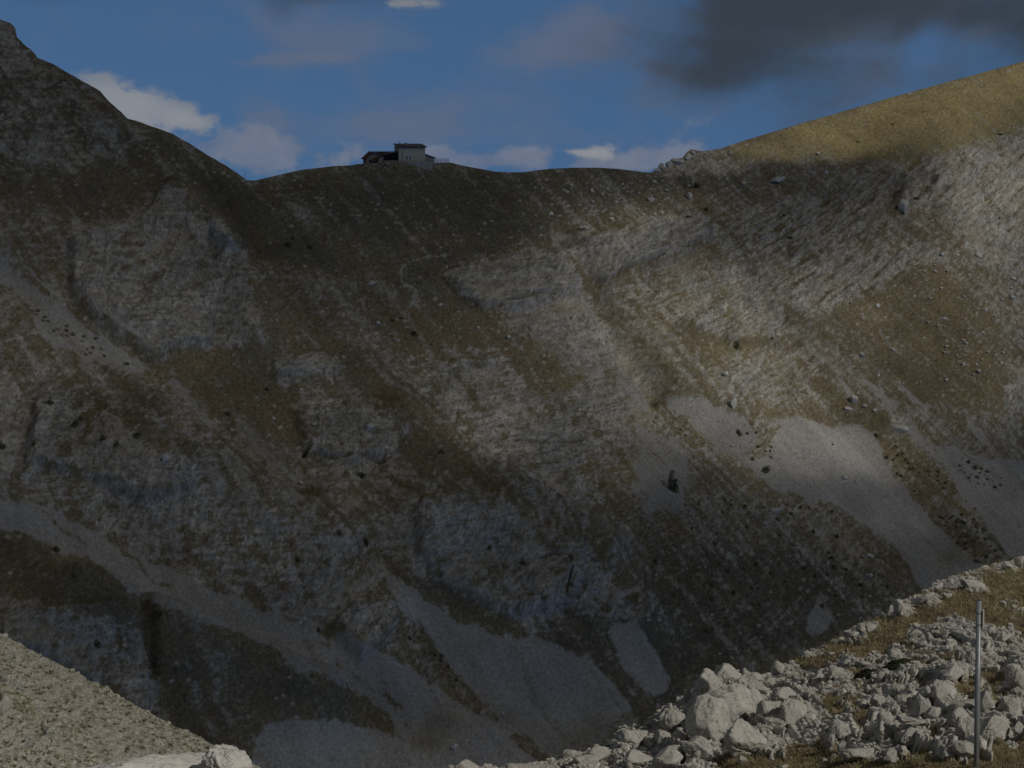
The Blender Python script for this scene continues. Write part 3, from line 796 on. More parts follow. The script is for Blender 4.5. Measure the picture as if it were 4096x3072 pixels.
crack(crop(C5, [(930, 372), (980, 350), (1030, 335)]), 2.6, 7)
crack(crop(C5, [(1060, 305), (1160, 296), (1240, 272), (1300, 262), (1370, 268)]), 2.6, 7)
crack(crop(C5, [(1640, 190), (1700, 190), (1790, 140), (1880, 80), (1960, 66), (2060, 10)]), 2.6, 7)
crack(crop(C3, [(50, 1550), (120, 1545), (210, 1490)]), 2.2, 6)
crack(crop(C4, [(1925, 1290), (1960, 1220)]), 2.4, 8)
crack(crop(C4, [(1990, 1265), (2090, 1305), (2212, 1290)]), 2.6, 8)
crack(crop(C5, [(190, 1325), (270, 1345), (290, 1335)]), 2.4, 6)
crack(crop(C5, [(1080, 1212), (1180, 1205), (1290, 1222), (1310, 1210)]), 1.6, 5)
crack(crop(C5, [(1400, 1212), (1530, 1210)]), 1.8, 6)
crack(crop(C5, [(1240, 1300), (1330, 1285), (1390, 1260)]), 1.5, 5)
crack(crop(C5, [(1300, 104), (1380, 100)]), 1.6, 5)
crack(crop(C4, [(940, 195), (1020, 160)]), 1.6, 5)
crack(crop(C8, [(1300, 310), (1370, 292), (1460, 305), (1490, 350)]), 1.8, 6)
crack(crop(C8, [(1480, 380), (1460, 520)]), 1.4, 5)
crack([(2745, 735), (2790, 735)], 3.0, 12)

VF = PB + (det * lerp(0.45, 1.0, crest_fade))[..., None] * N0
qx, qy = project(VF)
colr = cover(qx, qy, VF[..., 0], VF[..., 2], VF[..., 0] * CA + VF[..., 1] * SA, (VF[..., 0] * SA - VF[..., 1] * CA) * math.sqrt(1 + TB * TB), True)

VA = np.concatenate([VF.reshape(-1, 3)] + [b for b in back])
CA_ = np.concatenate([colr.reshape(-1, 3)] + [colr[-1]] * len(back))
me = np_mesh("mountainside", VA, grid_tris(NR + len(back), NC), CA_)
link("mountainside", me, M_far, kind="structure")

# index of what a photograph pixel shows on the mountainside
ppx, ppy = project(VF)
BS = 6
IW, IH = 4096 // BS + 1, 3072 // BS + 1
okk = (ppx >= 0) & (ppx < 4096) & (ppy >= 0) & (ppy < 3072)
flat = np.nonzero(okk.ravel())[0]
order = flat[np.argsort(-VF[..., 1].ravel()[flat], kind='stable')]
far_idx = np.full(IW * IH, -1, np.int64)
far_idx[(ppy.ravel()[order] // BS).astype(int) * IW + (ppx.ravel()[order] // BS).astype(int)] = order
VFf = VF.reshape(-1, 3)


def far_at(x, y):
    ix, iy = int(x // BS), int(y // BS)
    for r in range(0, 12):
        for dy in range(-r, r + 1):
            for dx in range(-r, r + 1):
                if max(abs(dx), abs(dy)) != r:
                    continue
                cx, cy = ix + dx, iy + dy
                if 0 <= cx < IW and 0 <= cy < IH:
                    k = far_idx[cy * IW + cx]
                    if k >= 0:
                        return VFf[k]
    return None


# ------------------------------------------------------------------ the sunlit slope at the lower left
LC, LR = 430, 300
lpx = np.linspace(-480, 1260, LC)
cr = np.array([(-480, 2275, 166), (-200, 2425, 158), (0, 2530, 150), (120, 2595, 149), (250, 2662, 148), (430, 2757, 146), (560, 2832, 144), (700, 2905, 142), (830, 2968, 140), (1000, 3050, 138), (1260, 3170, 134)])
c_py = np.interp(lpx, cr[:, 0], cr[:, 1]); c_Y = np.interp(lpx, cr[:, 0], cr[:, 2])
t = np.linspace(0, 1, LR)[:, None]
LPY = c_py[None, :] + (3420 - c_py[None, :]) * t
LPX = np.repeat(lpx[None, :], LR, 0)
y_bot = np.interp(lpx, [-480, 0, 700, 1260], [108, 112, 118, 122])[None, :]
LY = 1 / (1 / c_Y[None, :] + (1 / y_bot - 1 / c_Y[None, :]) * t)
la, le = pdir(LPX, LPY)
LP = np.stack([la * LY, LY, le * LY], -1).astype(np.float32)
NL = np.array([0.4, -0.45, 0.8], np.float32)
lx, lz = LP[..., 0], (-LPY * 138 / FPX).astype(np.float32) * 1.2
cf = smooth(LPY - c_py[None, :], 10, 130).astype(np.float32)
F_l = np.full((FH, FW), 0.52)
paint(F_l, [(-40, 2560), (500, 2850), (760, 2960), (560, 2960), (250, 2760), (100, 2700), (-40, 2640)], 0.58, 30)
paint(F_l, [(-60, 2720), (60, 2700), (110, 2760), (200, 2900), (240, 3080), (-60, 3080)], 0.9, 25)
paint(F_l, [(0, 2740), (110, 2780), (170, 2880), (60, 2850)], 0.2, 20)
fl = sample(F_l, LPX + 30 * fbm(lx / 2.5, lz / 2.5, 3, 5), LPY)
lb = worley(lx / 1.1, lz / 1.0, 201); lb2 = worley(lx / 0.34, lz / 0.3, 202)
lcov = (fl - 0.5) * 1.6 + 0.35 * fbm(lx / 3, lz / 2.2, 4, 203) + 1.0 * fbm(lx / 0.26, lz / 0.26, 3, 204, 0.8) + 0.2
lm = smooth(lcov, -0.28, 0.28)
lrock = smooth(fl, 0.68, 0.85)
ldis = lm * 0.05 * (lb2[2] - 0.5) + 0.3 * fbm(lx / 1.6, lz / 1.2, 4, 219) + lrock * (0.55 * (lb[2] - 0.3) + 0.55 * ridged(lx / 1.4, lz / 2.2, 4, 205) - 0.35 * smooth(0.14 - (lb[1] - lb[0]), 0, 0.14)) + 0.5 * fbm(lx / 5, lz / 5, 2, 206) * cf + 0.05 * fbm(lx / 0.7, lz / 0.5, 4, 207)
LV = LP + ldis[..., None] * NL
lr = np.array((0.275, 0.266, 0.232), np.float32) * (1 + 0.25 * fbm(lx / 0.8, lz / 0.7, 4, 208))[..., None] * (0.86 + 0.3 * lb2[2])[..., None]
lg = np.array((0.175, 0.155, 0.095), np.float32) * (1 + 0.4 * fbm(lx / 0.6, lz / 0.4, 3, 209))[..., None]
lg = lerpc(lg, (0.155, 0.15, 0.08), smooth(fbm(lx / 2, lz / 1.5, 3, 210), 0, 0.4))
lc_ = lg + (lr - lg) * lm[..., None]
lst = worley(lx / 0.5, lz / 0.4, 215)
lc_ = lerpc(lc_, (0.36, 0.345, 0.30), 0.8 * smooth(0.36 * (0.3 + lst[2]) - lst[0], 0, 0.08) * (((lst[2] * 5.3) % 1) < 0.4))
lc_ *= (1 + 0.3 * fbm(lx / 0.22, lz / 0.16, 3, 216) + 0.45 * fbm(lx / 0.11, lz / 0.1, 2, 218))[..., None]
ltu = worley(lx / 0.7, lz / 0.45, 217)
lc_ = lerpc(lc_, (0.085, 0.08, 0.04), 0.65 * smooth(0.34 - ltu[0], 0, 0.15) * (((ltu[2] * 4.1) % 1) < 0.35))
lc_ = np.clip(lc_, 0.02, 0.6)
lback = []
for d in (1.0, 3, 8, 20, 45):
    q = LV[0].copy(); q[:, 0] *= 1 + d / q[:, 1]; q[:, 1] += d; q[:, 2] -= 0.25 * d + 0.012 * d * d
    lback.append(q)
LVA = np.concatenate(lback[::-1] + [LV.reshape(-1, 3)])
LCA = np.concatenate([lc_[0]] * len(lback) + [lc_.reshape(-1, 3)])
me = np_mesh("hillside", LVA, grid_tris(LR + len(lback), LC)[:, ::-1], LCA)
M_mid = material('sunlit_scree_turf', attr=True, rough=0.95, noise=((5, 0.82, 1.18, 5),), bump=(7, 0.5, 0.06))
link("hillside", me, M_mid, kind="structure")

# ------------------------------------------------------------------ the near ridge the photographer stands on
NCc, NRr = 800, 450
npx = np.concatenate([np.linspace(-900, 1650, 60, endpoint=False), np.linspace(1650, 4200, NCc - 60), np.linspace(4200, 6800, 131)[1:]])
NCc = len(npx)
nc = np.array([(-900, 3240, 13.5), (0, 3230, 16), (900, 3200, 20), (1500, 3125, 22.5), (1780, 3092, 23.5), (1900, 3078, 24), (2050, 3064, 24.4), (2180, 3056, 24.8), (2205, 3034, 25), (2330, 3016, 25.4), (2440, 2985, 25.9), (2462, 2940, 26), (2560, 2930, 26.5),
               (2620, 2880, 27), (2660, 2838, 27.3), (2740, 2800, 28), (2985, 2745, 30), (3080, 2700, 30.6), (3150, 2655, 31.2), (3230, 2617, 32), (3330, 2562, 33), (3440, 2500, 34.4), (3530, 2458, 36), (3600, 2415, 37), (3700, 2360, 38.6), (3800, 2308, 40.5),
               (3950, 2262, 43.5), (4096, 2232, 46.5), (4500, 2110, 54), (5200, 1960, 62), (6800, 1700, 70)])
n_py = np.interp(npx, nc[:, 0], nc[:, 1]); n_Y = np.interp(npx, nc[:, 0], nc[:, 2])
t = np.linspace(0, 1, NRr)[:, None]
NPY = n_py[None, :] + (3270 - n_py[None, :]) * t
NPX = np.repeat(npx[None, :], NRr, 0)
yb = np.interp(npx, [-900, 0, 900, 1800, 2440, 3000, 3500, 4096, 4500], [13, 15, 18.5, 21, 19.8, 18.4, 17.2, 16.2, 15.8])[None, :]
NY = 1 / (1 / n_Y[None, :] + (1 / yb - 1 / n_Y[None, :]) * t)
na, ne = pdir(NPX, NPY)
NP_ = np.stack([na * NY, NY, ne * NY], -1).astype(np.float32)
nx_, nw = NP_[..., 0], (-NPY * 26 / FPX).astype(np.float32) * 1.25
NN = np.array([0.12, -0.42, 0.9], np.float32)
ncf = smooth(NPY - n_py[None, :], 4, 60).astype(np.float32)
F_n = np.full((FH, FW), 0.47)
paint(F_n, [(1700, 3100), (2200, 3000), (2440, 2900), (2740, 2760), (3020, 2680), (3260, 2660), (3340, 2820), (3260, 2960), (2900, 3010), (2600, 3100)], 0.98, 40)
paint(F_n, [(3200, 2640), (3330, 2560), (3700, 2370), (4140, 2250), (4140, 2470), (3950, 2540), (3800, 2500), (3650, 2580), (3500, 2620), (3350, 2700), (3290, 2680)], 0.2, 30)
paint(F_n, [(3620, 2540), (3800, 2470), (4000, 2520), (4140, 2560), (4140, 2640), (3800, 2620), (3680, 2680), (3560, 2720)], 0.6, 30)
paint(F_n, [(3330, 3110), (3480, 3030), (3700, 3005), (3900, 2985), (4140, 2955), (4140, 3110)], 0.05, 30)
paint(F_n, [(2870, 3110), (2960, 3020), (3200, 2990), (3420, 3005), (3400, 3110)], 0.24, 30)
paint(F_n, [(3230, 2800), (3400, 2720), (3480, 2800), (3500, 2880), (3330, 2880)], 0.5, 30)
paint(F_n, [(3270, 2930), (3300, 2830), (3370, 2860), (3330, 2960)], 0.3, 20)
paint(F_n, [(3700, 2720), (3900, 2700), (3880, 2770), (3780, 2800)], 0.25, 16)
G_tower = "white limestone blocks of the rocky tower"
G_near = "limestone boulders on the near slope"
near_list = [
    # px, py, w, h, tilt, label, group
    (2905, 2685, 150, 95, 0, "rounded white cap rock crowning the tower of pale blocks", G_tower),
    (2832, 2735, 130, 130, 0, "upright left block just below the rounded cap rock", G_tower),
    (2925, 2800, 230, 180, 0, "broad white block carrying the rounded cap rock", G_tower),
    (3000, 2790, 170, 130, 24, "sloping white slab on the right shoulder of the tower", G_tower),
    (3021, 2702, 82, 48, -12, "loaf shaped pale rock standing clear right of the tower cap", G_near),
    (3030, 2745, 90, 60, 0, "low block right under the loaf shaped pale rock", G_near),
    (3117, 2667, 76, 54, -25, "slanting pale slab on the crest beside a small notch", G_near),
    (3076, 2728, 70, 56, 0, "fluted pale rock between loaf rock and slanting slab", G_near),
    (3231, 2618, 44, 28, 0, "small round pale rock on the crest above the turf", G_near),
    (3125, 2775, 115, 70, 0, "square topped pale block right of the white tower", G_near),
    (3080, 2835, 110, 100, 0, "pale block split by an upright crack below the square block", G_near),
    (3165, 2835, 130, 110, 0, "broad ribbed pale block above the flat overhanging slab", G_near),
    (3150, 2876, 215, 30, 6, "thin flat overhanging slab with a dark gap beneath it", G_near),
    (2850, 2850, 210, 210, 30, "steep streaked face of white rock at the tower foot", G_tower),
    (2975, 2940, 190, 160, 0, "smooth bulging white rock at the front of the tower foot", G_tower),
    (2752, 2778, 36, 56, 0, "small detached white spike left of the tower", G_tower),
    (2790, 2975, 140, 90, 0, "wide pale block at the lower left of the tower foot", G_tower),
    (2690, 2870, 110, 90, 25, "streaked white rock on the crest left of the tower", G_tower),
    (2607, 2890, 66, 44, 20, "small white rock on the falling crest left of the streaked one", G_tower),
    (2540, 2945, 140, 80, 0, "flat topped white ledge at the step in the crest", G_tower),
    (2650, 2945, 80, 70, 0, "rounded white rock beside the dark hollow", G_tower),
    (2725, 2950, 90, 70, 0, "pale rock between the hollow and the wide block", G_tower),
    (2684, 3015, 220, 90, 0, "long pale slab near the bottom edge under the white ledge", G_tower),
    (2548, 3030, 150, 80, 0, "square pale block near the bottom edge left of the long slab", G_tower),
    (2277, 3010, 70, 40, 0, "little white hump on the low end of the crest", G_tower),
    (2390, 3000, 110, 60, 0, "smooth white hump below the step in the crest", G_tower),
    (2345, 3040, 150, 50, 0, "low white rock at the bottom edge with yellow turf on it", G_tower),
    (1868, 3058, 120, 60, 0, "lone white rock at the bottom edge, far left end of the near crest", G_tower),
    (2100, 3070, 180, 40, 0, "low white ledge at the bottom edge right of the lone white rock", G_tower),
    (3757, 2750, 96, 84, 0, "big rounded grey boulder left of the post", G_near),
    (3689, 2812, 60, 100, 8, "tall narrow grey slab leaning beside the rounded boulder", G_near),
    (3733, 2845, 95, 56, 0, "low grey block under the tall narrow slab", G_near),
    (3535, 2918, 80, 90, 0, "bright square grey block with a dark hollow on its left", G_near),
    (3548, 2866, 100, 56, 0, "pale sloping rock on top of the bright square block", G_near),
    (3643, 2930, 100, 70, 0, "grey block right of the dark gap under the leaning slab", G_near),
    (3645, 2882, 170, 34, -16, "long thin slab leaning from square block up to the right", G_near),
    (3825, 2860, 95, 80, 0, "flat faced grey block with one round moss spot", G_near),
    (3507, 2800, 84, 44, 0, "jagged grey block in the middle of the rubble", G_near),
    (3616, 2795, 76, 54, 0, "pitted grey block right of the jagged one", G_near),
    (3358, 2905, 84, 90, 0, "finely ribbed grey rock in the turf", G_near),
    (3322, 2955, 44, 72, 0, "small upright stone with a dark left side in the turf", G_near),
    (3806, 2690, 136, 76, -10, "wedge of pale rock with a slit, behind the rounded boulder", G_near),
    (3575, 2613, 48, 38, -20, "white triangular stone lying in brown turf", G_near),
    (3524, 2696, 34, 38, 0, "small pale stone between the two dark green cushions", G_near),
    (3589, 2750, 74, 36, 0, "flat grey stone right of a black hole in the rubble", G_near),
    (3795, 3005, 110, 56, -14, "pale slab end in the turf at lower right", G_near),
    (3440, 3008, 160, 50, 0, "low grey rock near the bottom edge in dry turf", G_near),
    (3575, 3016, 140, 50, 0, "low grey rock above a dark hole near the bottom edge", G_near),
    (3345, 2684, 80, 52, 0, "lumpy grey rock left of the dark green cushions", G_near),
    (3386, 2648, 54, 34, 0, "grey stone just above the lumpy rock", G_near),
    (3272, 2704, 50, 42, 0, "grey stone near the crest left of the lumpy rock", G_near),
    (4064, 2690, 96, 104, 0, "tall grey boulder at the right edge of the picture", G_near),
    (3975, 2895, 136, 116, 0, "largest square grey boulder right of the post", G_near),
    (4034, 2812, 76, 76, 0, "rounded grey boulder above the largest square one", G_near),
    (3944, 2794, 54, 92, 6, "narrow upright rock close to the right of the post", G_near),
    (3862, 2900, 80, 90, 0, "cracked grey boulder just left of the foot of the post", G_near),
    (3870, 2812, 140, 40, -10, "layered flat slab left of the post", G_near),
    (3890, 2622, 46, 60, 0, "pale upright stone behind the middle of the post", G_near),
    (3870, 2985, 120, 64, 0, "grey rock at the foot of the post beside the turf", G_near),
    (4080, 2916, 64, 76, 0, "grey rock at the right edge beside the largest square boulder", G_near),
    (3600, 2424, 48, 78, 0, "white pinnacle standing on the crest", G_near),
    (3562, 2436, 30, 54, 10, "thin shaded flake left of the white pinnacle", G_near),
    (4082, 2240, 54, 44, 0, "white boulder where the crest leaves the picture at right", G_near),
    (4030, 2258, 48, 34, 0, "smaller white boulder just left of the crest end boulder", G_near),
    (3872, 2332, 96, 36, -14, "long low rock on the crest with a dark left end", G_near),
    (3479, 2506, 50, 38, 0, "pale block on the crest below the pinnacle", G_near),
    (3445, 2514, 44, 34, 0, "grey block on the crest, lower neighbour of the pale block", G_near),
    (3415, 2536, 54, 32, 0, "low grey block at the lower end of the crest blocks", G_near),
    (3752, 2346, 50, 28, 0, "small knobbly rock on the crest above the slanting ledge", G_near),
    (3698, 2394, 96, 34, -34, "slanting pale ledge running up the crest right of the pinnacle", G_near),
    (3658, 2530, 58, 32, -16, "white slab lying in turf below the pinnacle", G_near),
    (3787, 2382, 54, 26, -8, "grey slab sunk in golden turf near the crest", G_near),
]
rock_bump = np.zeros(NPX.shape, np.float32)
for (x, y, ww, hh_, tl, lab, grp) in near_list:
    g_ = np.exp(-(((NPX - x) / (0.62 * ww)) ** 2 + ((NPY - y - 0.35 * hh_) / (0.5 * hh_)) ** 2) ** 1.2)
    rock_bump = np.maximum(rock_bump, (0.62 * hh_ * NY / FPX * g_).astype(np.float32))
    paint(F_n, [(x - 0.7 * ww, y + 0.7 * hh_), (x - 0.5 * ww, y - 0.4 * hh_), (x + 0.5 * ww, y - 0.4 * hh_), (x + 0.7 * ww, y + 0.7 * hh_)], 0.78, 24)
nwx = 26 * fbm(nx_ / 0.5, nw / 0.4, 3, 301)
fn = sample(F_n, NPX + nwx, NPY + 0.7 * nwx)
c1 = worley(nx_ / 0.42 + 0.35 * fbm(nx_ / .3, nw / .3, 2, 302), nw / 0.30, 303)
c2 = worley(nx_ / 0.15 + 0.3 * fbm(nx_ / .1, nw / .1, 2, 304), nw / 0.12, 305)
c3 = worley(nx_ / 0.055, nw / 0.05, 306)
ncov = (fn - 0.5) * 1.5 + 0.75 * fbm(nx_ / 0.8, nw / 0.5, 4, 307) + 0.95 * fbm(nx_ / 0.14, nw / 0.1, 4, 308, 0.65) + 0.05
nm = smooth(ncov, -0.15, 0.15)
slab = smooth(fn, 0.7, 0.95)
fiss = fbm((nx_ + 0.8 * nw) / 0.10, (nw - 0.5 * nx_) / 0.55, 4, 309, 0.6)            # slanting fissures of the big outcrop


def tilted(c, k, seed):
    a = c[2] * 40.0
    return (c[2] - 0.35) + k * (np.cos(a) * c[3] + np.sin(a) * c[4])


def joint(c, wd):
    return smooth(wd - (c[1] - c[0]), 0, wd)


ndis = nm * (0.095 * tilted(c1, 0.9, 0) - 0.06 * joint(c1, 0.08) * (1 - 0.3 * slab) + 0.05 * tilted(c2, 1.0, 0) - 0.035 * joint(c2, 0.14) + (1 - slab) * (0.025 * tilted(c3, 0.8, 0) - 0.012 * joint(c3, 0.2)) + 0.02 * ridged(nx_ / 0.2, nw / 0.2, 4, 310) + slab * 0.09 * fiss)
ndis += (1 - nm) * (0.045 * fbm(nx_ / 0.16, nw / 0.12, 4, 311) + 0.05 * fbm(nx_ / 0.5, nw / 0.4, 2, 312))
ndis += 0.12 * fbm(nx_ / 1.6, nw / 1.2, 3, 313) * ncf
tow = smooth(NPX, 2735, 2800) * (1 - smooth(NPX, 2925, 3060)) * (1 - smooth(NPY - n_py[None, :], 20, 230))
tow += 0.35 * smooth(NPX, 2450, 2480) * (1 - smooth(NPX, 2650, 2800)) * (1 - smooth(NPY - n_py[None, :], 10, 120))
ndis = ndis + (0.33 * tow).astype(np.float32) + rock_bump * (1 - 0.5 * np.clip(tow, 0, 1))
NV = NP_ + (ndis * (0.45 + 0.55 * ncf))[..., None] * NN
nr = np.array((0.40, 0.395, 0.37), np.float32) * (1 + 0.16 * fbm(nx_ / 0.3, nw / 0.3, 4, 314))[..., None] * (0.9 + 0.2 * c2[2])[..., None]
nr = lerpc(nr, (0.30, 0.285, 0.255), 0.6 * smooth(fbm(nx_ / 0.16, nw / 0.12, 4, 315), 0.1, 0.5))
nr = lerpc(nr, (0.16, 0.155, 0.14), 0.7 * smooth(fiss, 0.22, 0.5) * slab)
ng = np.array((0.185, 0.15, 0.09), np.float32) * (1 + 0.45 * fbm(nx_ / 0.09, nw / 0.06, 3, 316))[..., None]
ng = lerpc(ng, (0.19, 0.165, 0.10), smooth(fbm(nx_ / 0.5, nw / 0.3, 3, 317), 0.0, 0.45))
ng = lerpc(ng, (0.095, 0.08, 0.045), 0.9 * smooth(fbm(nx_ / 0.35, nw / 0.14, 4, 318), 0.0, 0.3))
ng = lerpc(ng, (0.15, 0.148, 0.07), 0.7 * smooth(fbm(nx_ / 0.6, nw / 0.25, 4, 320), 0.08, 0.4))
ncl = ng + (nr - ng) * nm[..., None]
moss = smooth(fbm(nx_ / 0.22, nw / 0.22, 3, 319), 0.34, 0.5) * slab
ncl = lerpc(ncl, (0.14, 0.13, 0.04), 0.8 * moss)
nback = []
for d in (0.15, 0.5, 1.2, 3, 8, 20):
    q = NV[0].copy(); q[:, 0] *= 1 + d / q[:, 1]; q[:, 1] += d; q[:, 2] -= 0.35 * d + 0.05 * d * d if d < 9 else 6 + 0.9 * (d - 8)
    nback.append(q)
nfront = []
for k in (0.9, 0.75, 0.55, 0.35, 0.15, -0.2):
    q = NV[-1].copy(); q[:, 1] = NV[-1][:, 1] * k; q[:, 0] = NV[-1][:, 0] * (0.35 + 0.65 * max(k, 0)) * 1.6; q[:, 2] = -1.65 + (NV[-1][:, 2] + 1.65) * max(k, 0) ** 0.9
    nfront.append(q)
NVA = np.concatenate(nback[::-1] + [NV.reshape(-1, 3)] + nfront)
NCA = np.concatenate([ncl[0]] * len(nback) + [ncl.reshape(-1, 3)] + [ncl[-1]] * len(nfront))
GR = NVA.reshape(-1, NCc, 3); GC = NCA.reshape(-1, NCc, 3)
left_x, right_x = [], []
for d in (0.4, 1.2, 3, 7, 15, 30):
    q = GR[:, -1].copy(); q[:, 0] += d; q[:, 1] += 0.25 * d; q[:, 2] += 0.05 * d + 0.06 * np.sin(d * 3 + q[:, 1]); right_x.append(q)
    q = GR[:, 0].copy(); q[:, 0] -= d; q[:, 1] += 0.1 * d; q[:, 2] -= 0.10 * d; left_x.append(q)
GR = np.concatenate([np.stack(left_x[::-1], 1), GR, np.stack(right_x, 1)], 1)
GC = np.concatenate([np.repeat(GC[:, :1], 6, 1), GC, np.repeat(GC[:, -1:], 6, 1)], 1)
me = np_mesh("ground", GR, grid_tris(GR.shape[0], NCc + 12)[:, ::-1], GC)
link("ground", me, M_near, kind="structure")

nppx, nppy = project(NV)
okk = (nppx >= 0) & (nppx < 4096) & (nppy >= 0) & (nppy < 3300)
flat = np.nonzero(okk.ravel())[0]
order = flat[np.argsort(-NV[..., 1].ravel()[flat], kind='stable')]
IH2 = 3300 // BS + 1
near_idx = np.full(IW * IH2, -1, np.int64)
near_idx[(nppy.ravel()[order] // BS).astype(int) * IW + (nppx.ravel()[order] // BS).astype(int)] = order
NVf = NV.reshape(-1, 3)


def near_at(x, y):
    ix, iy = int(x // BS), int(y // BS)
    for r in range(0, 40):
        best = None
        for dy in range(-r, r + 1):
            for dx in range(-r, r + 1):
                if max(abs(dx), abs(dy)) != r:
                    continue
                cx, cy = ix + dx, iy + dy
                if 0 <= cx < IW and 0 <= cy < IH2:
                    k = near_idx[cy * IW + cx]
                    if k >= 0 and (best is None or NVf[k][1] < best[1]):
                        best = NVf[k]
        if best is not None:
            return best
    return None


# ------------------------------------------------------------------ the broken cloud overhead that shades the valley
# how much sun gets through where (photograph pixels -> share of sun)
F_sun = np.full((FH, FW), 0.10)


def light(x, y, rx, ry, v, rot=0):
    global F_sun
    c, s = math.cos(R(rot)), math.sin(R(rot))
    dx, dy = gx - x, gy - y
    a, b = (dx * c + dy * s) / rx, (-dx * s + dy * c) / ry
    wgt = np.exp(-(a * a + b * b) ** 1.3)
    F_sun = F_sun + (v - F_sun) * wgt


light(1800, 820, 800, 200, 0.07); light(350, 500, 520, 330, 0.045); light(3000, 740, 460, 110, 0.02)
light(120, 1450, 420, 300, 0.36); light(560, 1380, 330, 200, 0.34, 35); light(820, 1560, 260, 140, 0.3, 40); light(0, 1720, 220, 260, 0.3)
light(450, 1050, 330, 220, 0.17); light(650, 1900, 600, 200, 0.17, 30); light(1250, 1480, 330, 200, 0.26, 35); light(1180, 1850, 420, 160, 0.22, 30); light(2050, 1500, 420, 420, 0.36); light(1950, 1750, 260, 160, 0.46)
light(2620, 930, 330, 110, 0.85, -12); light(2480, 1250, 240, 400, 0.6, -30); light(2850, 1250, 420, 220, 0.88); light(3000, 1500, 420, 240, 0.92); light(3500, 1250, 420, 260, 0.72)
light(3050, 930, 500, 110, 0.16, -8); light(3280, 1720, 520, 250, 0.95, 25); light(3900, 1100, 300, 420, 0.72); light(3950, 1550, 280, 220, 0.6)
light(2650, 1680, 240, 200, 0.6); light(2550, 1900, 200, 150, 0.28)
light(3700, 420, 900, 190, 0.97, -14); light(3950, 760, 260, 220, 0.95); light(3300, 760, 420, 80, 0.08, -6)
light(3700, 2060, 620, 150, 0.2); light(2650, 2450, 900, 340, 0.03); light(900, 2750, 620, 260, 0.05); light(1900, 2900, 700, 220, 0.06)
light(450, 2230, 600, 120, 0.17, 28); light(1600, 2640, 260, 260, 0.12, 45); light(1100, 2250, 400, 150, 0.12, 25)
H = 230.0
CN = 230
cxs = np.linspace(-260, 1050, CN); cys = np.linspace(-420, 800, CN)
CX, CY = np.meshgrid(cxs, cys)
# follow the sun's rays from the cloud base down to the mountainside
tt = (H - (KX * CX + KY * CY - C0)) / (SUN.z - (KX * SUN.x + KY * SUN.y))
HX, HY = CX - tt * SUN.x, CY - tt * SUN.y
HZ = H - tt * SUN.z
hp = np.stack([HX, np.maximum(HY, 1.0), HZ], -1)
hpx, hpy = project(hp)
vis = (HY > 300)
Ls = sample(F_sun, hpx + 60 * fbm(CX / 40, CY / 40, 4, 401), hpy + 60 * fbm(CX / 40, CY / 40, 4, 402))
# beyond the picture the layer goes on, broken in the same way
outm = np.clip(np.maximum(np.maximum(-hpx, hpx - 4096), np.maximum(200 - hpy, hpy - 3000)) / 500, 0, 1)
Lo = 0.2 + 0.5 * smooth(fbm(CX / 110, CY / 110, 4, 403), -0.1, 0.4)
Ls = lerp(Ls, Lo, np.where(vis, outm, 1))
Ls = Ls * (1 + 0.35 * fbm(CX / 16, CY / 16, 3, 404))
SIG = 0.09
thick = -np.log(np.clip(Ls, 0.03, 0.97)) / SIG * SUN.z
# the layer ends before the ridge where the picture was taken: near ground and the lower-left slope lie in the sun
ax_, ay_ = CX - (H + 8) / SUN.z * SUN.x, CY - (H + 8) / SUN.z * SUN.y         # where the ray meets z = -8
near_gap = smooth(np.hypot(ax_ - 5, (ay_ - 25) * 0.8), 55, 85)
lx0, ly0 = CX - (H + 33) / SUN.z * SUN.x, CY - (H + 33) / SUN.z * SUN.y
left_gap = smooth(np.hypot((lx0 + 28) * 0.9, (ly0 - 132)), 38, 66)
edge = smooth(np.minimum(np.minimum(CX - cxs[0], cxs[-1] - CX), np.minimum(CY - cys[0], cys[-1] - CY)), 0, 90)
left_t = 2.3
thick = thick * near_gap * (left_gap) * edge + left_t * (1 - left_gap) * near_gap
thick = thick * edge
up = (0.75 + 0.2 * fbm(CX / 30, CY / 30, 3, 405))
top = np.stack([CX, CY, H + thick * up], -1).reshape(-1, 3)
bot = np.stack([CX, CY, H - thick * (1 - up)], -1).reshape(-1, 3)
fq = grid_faces(CN, CN)
n = CN * CN
ring = np.concatenate([np.arange(CN), np.arange(1, CN) * CN + CN - 1, (CN - 1) * CN + np.arange(CN - 2, -1, -1), np.arange(CN - 2, 0, -1) * CN])
r2 = np.roll(ring, -1)
sides = np.stack([ring + n, r2 + n, r2, ring], -1)
top[:, 2] += 0.15; bot[:, 2] -= 0.15
me = np_mesh("cloud", np.concatenate([top, bot]), np.concatenate([fq, fq[:, ::-1] + n, sides]))
M_cloud = bpy.data.materials.new('cloud_vapour'); M_cloud.use_nodes = True
nt = M_cloud.node_tree; nt.nodes.clear()
vp = nt.nodes.new('ShaderNodeVolumePrincipled'); vp.inputs['Density'].default_value = SIG
vp.inputs['Color'].default_value = (0.74, 0.73, 0.70, 1); vp.inputs['Anisotropy'].default_value = 0.2
oo = nt.nodes.new('ShaderNodeOutputMaterial'); nt.links.new(vp.outputs[0], oo.inputs['Volume'])
link("cloud", me, M_cloud, kind="stuff")

# ------------------------------------------------------------------ loose rocks
def ico(sub):
    bm = bmesh.new(); bmesh.ops.create_icosphere(bm, subdivisions=sub, radius=1)
    V = np.array([v.co[:] for v in bm.verts]); F = np.array([[v.index for v in f.verts] for f in bm.faces])
    bm.free()
    return V / np.linalg.norm(V, axis=1)[:, None], F


ICO = {k: ico(k) for k in (2, 3, 5)}


